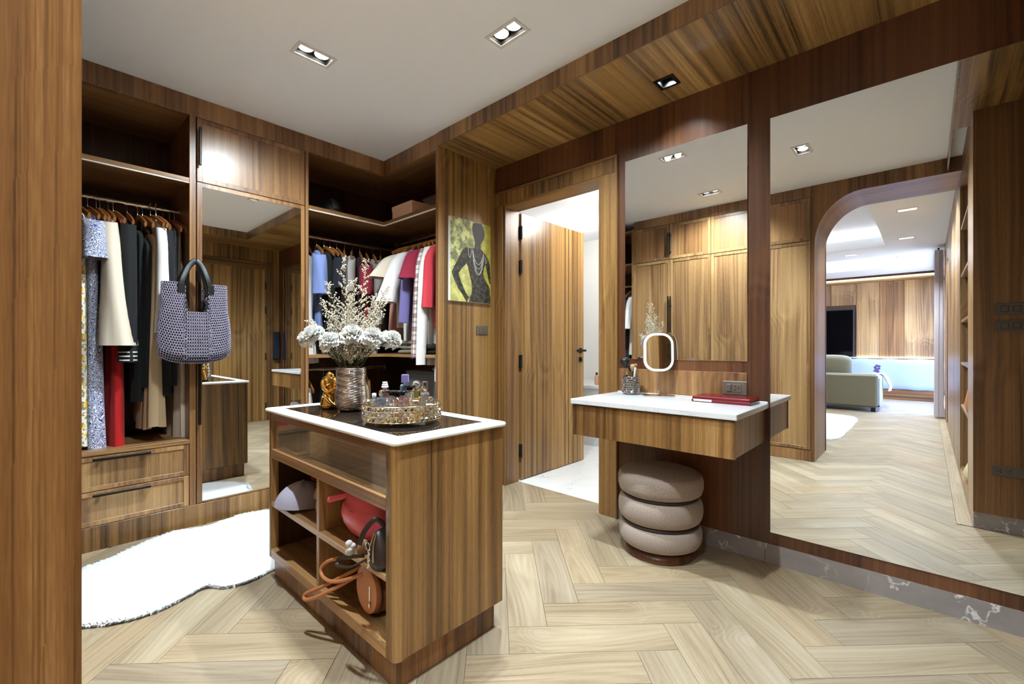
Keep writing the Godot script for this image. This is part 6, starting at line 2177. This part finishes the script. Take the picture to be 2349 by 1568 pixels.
func build_wall_things() -> void:
	var t := thing("painting", "small unframed canvas of a dark figure in white bead necklaces on a yellow-green ground", "painting", P(2.161, 1.365, 2.43))
	lbx("canvas", M.paper, t, wall_a(2.43), 1.966, 2.357, 1.365, 1.951, 0.0, 0.022, 1, 0.001)
	var pm := mat("painting", Color(1, 1, 1), 0.55, 0.0, painting_tex())
	var mb := MB.new()
	mb.xf = wall_a(2.43)
	mb.quad(Vector3(1.967, 1.366, 0.0225), Vector3(2.356, 1.366, 0.0225), Vector3(2.356, 1.950, 0.0225), Vector3(1.967, 1.950, 0.0225), Vector3(0, 0, 1), Vector2(0, 1), Vector2(1, 1), Vector2(1, 0), Vector2(0, 0))
	obj("painted_face", mb, pm, t)
	t = thing("light_switch", "bronze triple light switch below the painting", "switch", P(2.285, 1.165, 2.43))
	lbx("plate", M.plate, t, wall_a(2.43), 2.225, 2.345, 1.132, 1.2, 0.0, 0.009, 1, 0.005)
	for k in 3:
		lbx("rocker", M.plate, t, wall_a(2.43), 2.252 + k * 0.022, 2.272 + k * 0.022, 1.148, 1.184, 0.009, 0.014, 1, 0.002)
	# switch plates and socket seen in the tall mirror
	var xe := wall_c(1.144)
	for k in 2:
		var y: float = [1.224, 1.13][k]
		t = thing("switch_plate", ["upper two-gang switch plate on the striped end wall", "lower two-gang switch plate on the striped end wall"][k], "switch", P(1.144, y, -0.35), "switch plates on the end wall")
		lbx("plate", M.plate, t, xe, -0.42, -0.284, y, y + 0.066, 0.0, 0.009, 1, 0.004)
		for q in 2:
			lbx("rocker", M.plate, t, xe, -0.335 - q * 0.045, -0.31 - q * 0.045, y + 0.018, y + 0.048, 0.009, 0.014, 1, 0.002)
			lbx("rocker_gap", M.black, t, xe, -0.337 - q * 0.045, -0.308 - q * 0.045, y + 0.016, y + 0.05, 0.0085, 0.0095, 1, 0.0)
	t = thing("socket_plate", "double socket plate low on the striped end wall", "outlet", P(1.144, 0.35, -0.33))
	lbx("plate", M.plate, t, xe, -0.395, -0.273, 0.318, 0.376, 0.0, 0.009, 1, 0.004)
	mb = MB.new()
	mb.xf = xe
	for q in [-0.306, -0.345]:
		mb.box(Vector3(q - 0.003, 0.352, 0.0085), Vector3(q + 0.003, 0.358, 0.0098))
		mb.box(Vector3(q - 0.003, 0.338, 0.0085), Vector3(q + 0.003, 0.344, 0.0098))
		mb.box(Vector3(q + 0.008, 0.345, 0.0085), Vector3(q + 0.013, 0.351, 0.0098))
	obj("socket_hole", mb, M.black, t)
	# dark square spot in the bulkhead
	t = thing("bulkhead_spot", "small black square spotlight in the teak bulkhead", "ceiling light", P(2.23, HS, 0.98))
	mb = MB.new()
	mb.slab(1, HS - 0.004, HS, hz([2.178, 2.282, 0.928, 1.032]), [hz([2.195, 2.265, 0.945, 1.015])], 0)
	obj("frame", mb, M.bronze, t)
	mb = MB.new()
	rb(mb, 2.19, 2.27, HS + 0.07, HS + 0.075, 0.94, 1.02, 1, 0.0)
	for w in [[2.19, 2.194, 0.94, 1.02], [2.266, 2.27, 0.94, 1.02], [2.19, 2.27, 0.94, 0.944], [2.19, 2.27, 1.016, 1.02]]:
		rb(mb, w[0], w[1], HS, HS + 0.072, w[2], w[3], 1, 0.0)
	obj("housing", mb, M.black, t)
	mb = MB.new()
	mb.lathe([Vector2(0.0001, HS + 0.045), Vector2(0.026, HS + 0.047), Vector2(0.03, HS + 0.055), Vector2(0.0001, HS + 0.06)], P(2.23, 0, 0.98), 24)
	obj("lens", mb, M.diffuser, t)
	var l := SpotLight3D.new()
	l.name = "lamp"
	t.add_child(l, true)
	l.position = P(2.23, HS + 0.04, 0.98) + off[t]
	l.rotation_degrees = Vector3(-90, 0, 0)
	l.spot_angle = 55.0
	l.spot_angle_attenuation = 0.5
	l.spot_range = 8.0
	l.spot_attenuation = 2.0
	l.light_size = 0.02
	l.light_color = LAMP
	l.light_energy = SPOT_E * 0.2
	l.shadow_enabled = true
	# jeans on a hook beside the closed door
	t = thing("hanging_jeans", "blue jeans hanging from a hook in the corner beside the closed door", "jeans", P(2.385, 1.25, -0.57))
	mb = MB.new()
	for k in 2:
		mb.grid(20, 14, func(s, tt):
			var a: float = s * TAU
			var w := lerpf(0.032, 0.042, tt) * (1.0 + 0.12 * sin(a * 3 + tt * 7.0))
			return P(2.385 + (k - 0.5) * 0.03, lerpf(1.24, 0.86, tt), -0.56 + 0.006 * k) + Vector3(cos(a) * w * 0.7, 0.01 * sin(a * 2.0), sin(a) * w * 0.6), true)
	obj("legs", mb, M.c_denim, t)
	t = thing("wall_hook", "small steel hook carrying the jeans", "hook", P(2.385, 1.27, -0.6))
	mb = MB.new()
	mb.tube(cr([P(2.385, 1.28, -0.599), P(2.385, 1.262, -0.57), P(2.385, 1.255, -0.55), P(2.385, 1.272, -0.54)], 5), 0.004, 8)
	obj("hook", mb, M.steel, t)

func build_bathroom() -> void:
	var t := thing("bath_surround", "white marble clad tub surround in the bathroom", "bathtub", P(4.3, 0, 2.6))
	bx("marble_side", M.marble, t, 4.02, 4.74, 0.0, 0.60, 1.2, 3.29, 2)
	bx("marble_deck", M.marble, t, 4.0, 4.745, 0.60, 0.635, 1.19, 3.295, 2, 0.004)
	var spec := [[4.14, 2.60, 0.13, 0.022, "perfume_pink", "pink lotion bottle at the left on the tub deck"], [4.11, 2.515, 0.17, 0.018, "perfume_amber", "slim pink bottle with a dark cap on the tub deck"], [4.13, 2.44, 0.10, 0.03, "enamel", "squat white jar on the tub deck"], [4.18, 2.38, 0.12, 0.025, "perfume_pink", "pink tinted jar beside the white jar on the tub deck"], [4.12, 2.32, 0.15, 0.028, "enamel", "white pump bottle nearest the door frame on the tub deck"]]
	for s in spec:
		var c := P(s[0], 0.635, s[1])
		var w := thing("toiletry_bottle", s[5], "bottle", c, "toiletries on the tub deck")
		var mb := MB.new()
		mb.lathe([Vector2(0.0001, 0), Vector2(s[3], 0.001), Vector2(s[3], s[2] * 0.7), Vector2(s[3] * 0.8, s[2] * 0.78), Vector2(0.0001, s[2] * 0.8)], c, 18)
		obj("body", mb, M.card_peach if s[4] == "perfume_pink" else (M.card_cream if s[4] == "perfume_amber" else M.enamel), w)
		mb = MB.new()
		mb.lathe([Vector2(0.0001, s[2] * 0.78), Vector2(s[3] * 0.55, s[2] * 0.78), Vector2(s[3] * 0.55, s[2]), Vector2(0.0001, s[2])], c, 14)
		obj("cap", mb, M.black if s[3] < 0.023 else M.steel, w)
	t = thing("bathroom_light", "round white bathroom ceiling light hidden above the open door", "ceiling light", P(3.3, 2.36, 1.75))
	var mb := MB.new()
	mb.lathe([Vector2(0.0001, -0.02), Vector2(0.14, -0.02), Vector2(0.15, -0.005), Vector2(0.15, 0.0), Vector2(0.0001, 0.0)], P(3.3, 2.36, 1.75), 32)
	obj("lamp_disc", mb, M.lens, t)
	for p in [[3.3, 1.75, 7.0], [3.9, 2.75, 3.0]]:
		var l := OmniLight3D.new()
		l.name = "lamp"
		t.add_child(l, true)
		l.position = P(p[0], 2.25, p[1]) + off[t]
		l.omni_range = 10.0
		l.omni_attenuation = 2.0
		l.light_size = 0.13
		l.light_color = Color(1.0, 0.985, 0.965)
		l.light_energy = p[2] * BATH_E
		l.shadow_enabled = true

func build_niche() -> void:
	var t := thing("bag_niche", "dark shelved niche full of bags at the right of the arch", "shelving", P(0.2, 0.06, -0.35))
	bx("back_panel", M.interior, t, -0.248, 0.665, 0.062, 2.328, -0.498, -0.49, 1, 0.0)
	for h in [0.062, 0.56, 0.90, 1.235, 1.60, 1.98]:
		bx("shelf", M.teak_light, t, -0.248, 0.665, h, h + 0.022, -0.49, -0.205, 0)
	var c := P(0.36, 0.583, -0.30)
	t = thing("brown_saddle_bag", "tan and brown saddle bag sticking out of the niche beside the arch", "handbag", c)
	cloth_bag(t, "body", M.leather_tan_pale, c, Vector3(1, 0, 0), [Vector3(0, 0.001, 0.001), Vector3(0, 0.13, 0.09), Vector3(0.05, 0.14, 0.105), Vector3(0.16, 0.125, 0.085), Vector3(0.23, 0.10, 0.05), Vector3(0.24, 0.001, 0.001)], Vector3(0, 0, 1))
	var mb := MB.new()
	mb.tube(cr([c + Vector3(-0.10, 0.20, 0.07), c + Vector3(-0.13, 0.26, 0.12), c + Vector3(0.02, 0.275, 0.135), c + Vector3(0.12, 0.25, 0.11), c + Vector3(0.10, 0.19, 0.07)], 6), 0.014, 8)
	obj("handle", mb, M.leather_brown, t)
	c = P(0.33, 0.085, -0.31)
	t = thing("straw_bag", "round straw coloured bag at the bottom of the niche", "handbag", c)
	cloth_bag(t, "body", M.card_cream, c, Vector3(1, 0, 0), [Vector3(0, 0.001, 0.001), Vector3(0, 0.12, 0.09), Vector3(0.06, 0.15, 0.12), Vector3(0.14, 0.13, 0.09), Vector3(0.25, 0.05, 0.03), Vector3(0.26, 0.001, 0.001)], Vector3(0, 0, 1))
	c = P(0.25, 1.258, -0.33)
	t = thing("pale_bag", "pale patterned bag on the niche's middle shelf", "handbag", c)
	cloth_bag(t, "body", M.c_lightgrey, c, Vector3(1, 0, 0), [Vector3(0, 0.001, 0.001), Vector3(0, 0.14, 0.08), Vector3(0.08, 0.15, 0.09), Vector3(0.2, 0.10, 0.06), Vector3(0.22, 0.001, 0.001)], Vector3(0, 0, 1))
	c = P(0.28, 0.923, -0.33)
	t = thing("white_bag", "white clutch bag with a dark edge on the niche shelf above the tan bag", "handbag", c)
	cloth_bag(t, "body", M.c_white, c, Vector3(1, 0, 0), [Vector3(0, 0.001, 0.001), Vector3(0, 0.14, 0.09), Vector3(0.05, 0.14, 0.085), Vector3(0.12, 0.12, 0.03), Vector3(0.125, 0.001, 0.001)], Vector3(0, 0, 1))
	c = P(0.26, 1.623, -0.33)
	t = thing("dark_bag", "black handbag high in the niche", "handbag", c)
	cloth_bag(t, "body", M.leather_black, c, Vector3(1, 0, 0), [Vector3(0, 0.001, 0.001), Vector3(0, 0.13, 0.07), Vector3(0.12, 0.13, 0.07), Vector3(0.19, 0.10, 0.04), Vector3(0.2, 0.001, 0.001)], Vector3(0, 0, 1))
	c = P(0.24, 2.003, -0.33)
	t = thing("grey_bag", "light grey bag on the top shelf of the niche", "handbag", c)
	cloth_bag(t, "body", M.c_lightgrey, c, Vector3(1, 0, 0), [Vector3(0, 0.001, 0.001), Vector3(0, 0.13, 0.08), Vector3(0.1, 0.13, 0.08), Vector3(0.16, 0.09, 0.04), Vector3(0.17, 0.001, 0.001)], Vector3(0, 0, 1))

func build_bedroom() -> void:
	# panelled wall with the television
	var t := thing("panelled_wall", "teak panelled wall of tall doors at the far end of the bedroom", "wall panelling", P(-7.06, 0, 0.8))
	var xs := [-0.19, 0.327, 0.706, 1.093, 1.526, 1.96, 2.59]
	for k in xs.size() - 1:
		if k < 3:
			bx("door_panel", [M.teak_light, M.teak, M.teak_light][k], t, -7.088, -7.06, 0.20, 2.37, xs[k] + 0.004, xs[k + 1] - 0.004)
		else:
			bx("upper_panel", M.teak_light, t, -7.088, -7.06, 1.92, 2.37, xs[k] + 0.004, xs[k + 1] - 0.004)
			bx("niche_panel", M.interior, t, -7.089, -7.08, 0.20, 1.915, xs[k] + 0.004, xs[k + 1] - 0.004)
	bx("fascia", M.teak_light, t, -7.088, -7.055, 2.374, 2.48, -0.19, 2.59, 2)
	t = thing("television", "large dark flat television on the bedroom wall", "television", P(-7.05, 0.82, 1.75))
	bx("bezel", M.black, t, -7.075, -7.035, 0.81, 1.83, 1.13, 2.56, 1, 0.006)
	bx("screen", M.screen, t, -7.036, -7.033, 0.825, 1.815, 1.145, 2.545, 1, 0.0)
	# upholstered bench bed along the far wall
	t = thing("low_bed", "low bed with a pale quilt along the far bedroom wall", "bed", P(-6.6, 0, 0.9))
	bx("plinth", M.stripe_red, t, -7.05, -6.62, 0.0, 0.205, -0.17, 2.5, 2)
	var mb := MB.new()
	mb.grid(40, 10, func(s, tt):
		var v := lerpf(-0.17, 2.5, s)
		var q: Vector2 = [Vector2(-7.05, 0.77), Vector2(-6.9, 0.785), Vector2(-6.75, 0.78), Vector2(-6.64, 0.775), Vector2(-6.60, 0.75), Vector2(-6.59, 0.68), Vector2(-6.59, 0.55), Vector2(-6.59, 0.42), Vector2(-6.595, 0.3), Vector2(-6.6, 0.22), Vector2(-6.64, 0.2)][int(round(tt * 10))]
		return P(q.x + 0.012 * sin(v * 9.0) * tt, q.y + 0.008 * sin(v * 14.0 + tt * 3.0), v), false, Vector2(3, 1), true)
	obj("quilt", mb, M.bench_cloth, t)
	bx("mattress", M.c_white, t, -7.05, -6.63, 0.205, 0.765, -0.165, 2.49, 2, 0.01)
	mat("bloom_print", Color(0.28, 0.20, 0.36), 0.9)
	mb = MB.new()
	for k in 9:
		mb.ball(P(-6.584, 0.66 - 0.016 * k + 0.02 * sin(k * 4.1), 0.72 + 0.035 * sin(k * 2.3)), Vector3(0.003, 0.022, 0.024), 8, 5)
	obj("flower_print", mb, M.bloom_print, t)
	# sofa turned away
	t = thing("sofa", "greenish beige sofa with its back to the mirror in the bedroom", "sofa", P(-4.75, 0, 1.5))
	bx("back_rest", M.sofa, t, -4.38, -4.20, 0.07, 0.60, 0.56, 2.45, 1, 0.03)
	bx("seat", M.sofa, t, -5.15, -4.36, 0.08, 0.40, 0.56, 2.45, 1, 0.03)
	bx("arm", M.sofa, t, -5.15, -4.30, 0.08, 0.56, 0.548, 0.68, 1, 0.03)
	for q in [[-4.28, 0.62], [-5.08, 0.62], [-4.28, 2.4], [-5.08, 2.4]]:
		bx("foot", M.black, t, q[0] - 0.03, q[0] + 0.03, 0.0, 0.09, q[1] - 0.03, q[1] + 0.03)
	t = thing("sofa_cushion", "large beige back cushion standing above the sofa back", "cushion", P(-4.5, 0.4, 1.6))
	mb = MB.new()
	mb.grid(30, 14, func(s, tt):
		var a: float = s * TAU
		var b: float = (tt - 0.5) * PI * 0.999
		var r := pow(absf(cos(b)), 0.35)
		return P(-4.48 + sin(b) * 0.10, 0.69, 1.32) + Vector3(0, signf(sin(a)) * pow(absf(sin(a)), 0.4) * 0.21 * r, signf(cos(a)) * pow(absf(cos(a)), 0.4) * 0.42 * r), true)
	obj("cushion", mb, M.sofa, t)
	t = thing("bed_throw", "rumpled white throw beside the sofa arm", "throw", P(-5.3, 0.4, 0.5))
	mb = MB.new()
	mb.grid(24, 12, func(s, tt):
		return P(-5.0 - 0.25 * s, lerpf(0.57, 0.30, tt) + 0.015 * sin(s * 17.0 + tt * 9.0), 0.55 - 0.10 * sin(tt * PI * 0.6) + 0.02 * sin(s * 23.0)), false, Vector2.ONE, true)
	mb.grid(24, 6, func(s, tt):
		return P(-5.0 - 0.25 * s, 0.565 + 0.01 * sin(s * 17.0 + tt * 9.0), 0.55 + 0.13 * tt), false, Vector2.ONE, true)
	obj("cloth", mb, M.c_white, t)
	# cream rug
	t = thing("shaggy_rug", "shaggy cream rug just beyond the arch", "rug", P(-2.3, 0, 1.3))
	mb = MB.new()
	var nz := FastNoiseLite.new()
	nz.frequency = 6.0
	mb.grid(80, 10, func(s, tt):
		var a: float = s * TAU
		var k: float = [1.0, 1.0, 0.99, 0.97, 0.9, 0.8, 0.65, 0.5, 0.3, 0.1, 0.001][int(round(tt * 10))]
		var y: float = [0.002, 0.012, 0.022, 0.026, 0.028, 0.03, 0.03, 0.03, 0.03, 0.03, 0.03][int(round(tt * 10))]
		var ca := cos(a)
		var sa := sin(a)
		var wob := 1.0 + 0.008 * sin(a * 31.0)
		var q := Vector2(-2.25 + signf(ca) * pow(absf(ca), 0.3) * 1.15 * k * wob, 1.42 + signf(sa) * pow(absf(sa), 0.3) * 0.72 * k * wob)
		return P(q.x, y + 0.006 * nz.get_noise_2d(q.x * 3.0, q.y * 3.0) * k, q.y), true, Vector2.ONE, true)
	obj("pile", mb, M.fur, t)
	# curtain across the bedroom window
	t = thing("curtain", "pale curtain gathered in folds beside the bedroom window", "curtain", P(-5.5, 0.02, -0.12))
	mb = MB.new()
	mb.grid(120, 10, func(s, tt):
		return P(-4.08 - 0.34 * s, lerpf(2.44, 0.02, tt), -0.135 + 0.045 * sin(s * 60.0) + 0.010 * sin(s * 21.0 + tt * 2.0) * tt), false, Vector2(8, 3), true)
	obj("cloth", mb, M.curtain, t)
	mb = MB.new()
	mb.tube([P(-4.1, 2.46, -0.13), P(-6.95, 2.46, -0.13)], 0.012, 10)
	obj("curtain_rod", mb, M.bronze, t)
	# lights
	for k in BED_SPOTS.size():
		var s: Array = BED_SPOTS[k]
		t = thing("bedroom_downlight", ["nearest downlight above the bedroom passage", "second downlight above the bedroom passage", "third downlight above the bedroom passage", "downlight nearest the panelled wall", "downlight between the two ceiling coves", "downlight just behind the arch"][k], "ceiling light", P(s[0], HC + 0.02, s[1]), "downlights in the bedroom ceiling")
		mb = MB.new()
		mb.slab(1, HC + 0.016, HC + 0.0195, hz([s[0] - 0.055, s[0] + 0.055, s[1] - 0.09, s[1] + 0.09]), [hz([s[0] - 0.042, s[0] + 0.042, s[1] - 0.077, s[1] + 0.077])], 0)
		obj("frame", mb, M.enamel, t)
		bx("housing", M.housing, t, s[0] - 0.045, s[0] + 0.045, HC + 0.08, HC + 0.085, s[1] - 0.08, s[1] + 0.08, 1, 0.0)
		for q in [-1, 1]:
			mb = MB.new()
			mb.lathe([Vector2(0.0001, HC + 0.04), Vector2(0.03, HC + 0.043), Vector2(0.032, HC + 0.055), Vector2(0.0001, HC + 0.06)], P(s[0], 0, s[1] + 0.04 * q), 18)
			obj("lens", mb, M.lens, t)
		var l := SpotLight3D.new()
		l.name = "lamp"
		t.add_child(l, true)
		l.position = P(s[0], HC + 0.03, s[1]) + off[t]
		l.rotation_degrees = Vector3(-90, 0, 0)
		l.spot_angle = 60.0
		l.spot_angle_attenuation = 0.5
		l.spot_range = 10.0
		l.spot_attenuation = 2.0
		l.light_size = 0.04
		l.light_color = LAMP
		l.light_energy = SPOT_E * BED_E
		l.shadow_enabled = true
	for k in 2:
		var c: Array = COVES[k]
		t = thing("cove_light", ["glowing strip in the nearer bedroom ceiling cove", "glowing strip in the farther bedroom ceiling cove"][k], "cove light", P((c[0] + c[1]) / 2, HC + 0.18, (c[2] + c[3]) / 2))
		mb = MB.new()
		rb(mb, c[0] - 0.055, c[0] - 0.035, HC + 0.162, HC + 0.172, c[2], c[3], 2, 0.0)
		rb(mb, c[1] + 0.035, c[1] + 0.055, HC + 0.162, HC + 0.172, c[2], c[3], 2, 0.0)
		obj("light_strip", mb, M.led_white, t)
		for q in [c[0] - 0.02, c[1] + 0.02]:
			var al := AreaLight3D.new()
			al.name = "strip_lamp"
			t.add_child(al, true)
			al.area_size = Vector2(0.04, c[3] - c[2])
			al.light_color = Color(0.97, 0.98, 1.0)
			al.light_energy = COVE_E
			al.area_range = 6.0
			al.shadow_enabled = true
			al.transform = Transform3D(Basis(Vector3(1, 0, 0), Vector3(0, 0, 1), Vector3(0, -1, 0)), P(q, HC + 0.176, (c[2] + c[3]) / 2) + off[t])
	# light lines on the panelled wall: one over the bed, one at the ceiling
	for k in 2:
		var y: float = [0.80, 2.455][k]
		t = thing("wall_light_line", ["thin white light line along the wall just above the low bed", "thin white light line where the panelled wall meets the ceiling"][k], "light strip", P(-7.05, y, 1.2))
		bx("light_strip", M.led_bright, t, -7.056, -7.045, y, y + 0.012, -0.18, 2.5, 2, 0.0)
		var al := AreaLight3D.new()
		al.name = "strip_lamp"
		t.add_child(al, true)
		al.area_size = Vector2(2.6, 0.03)
		al.light_color = Color(0.90, 0.94, 1.0)
		al.light_energy = LINE_E
		al.area_range = 8.0
		al.shadow_enabled = true
		al.transform = Transform3D(Basis(Vector3(0, 0, -1), Vector3(0.5, 0.8, 0).normalized() if k == 0 else Vector3(-0.6, 0.8, 0).normalized(), Vector3.ZERO), P(-7.04, y + (0.02 if k == 0 else -0.01), 1.16) + off[t])
		al.transform.basis.z = al.transform.basis.x.cross(al.transform.basis.y)
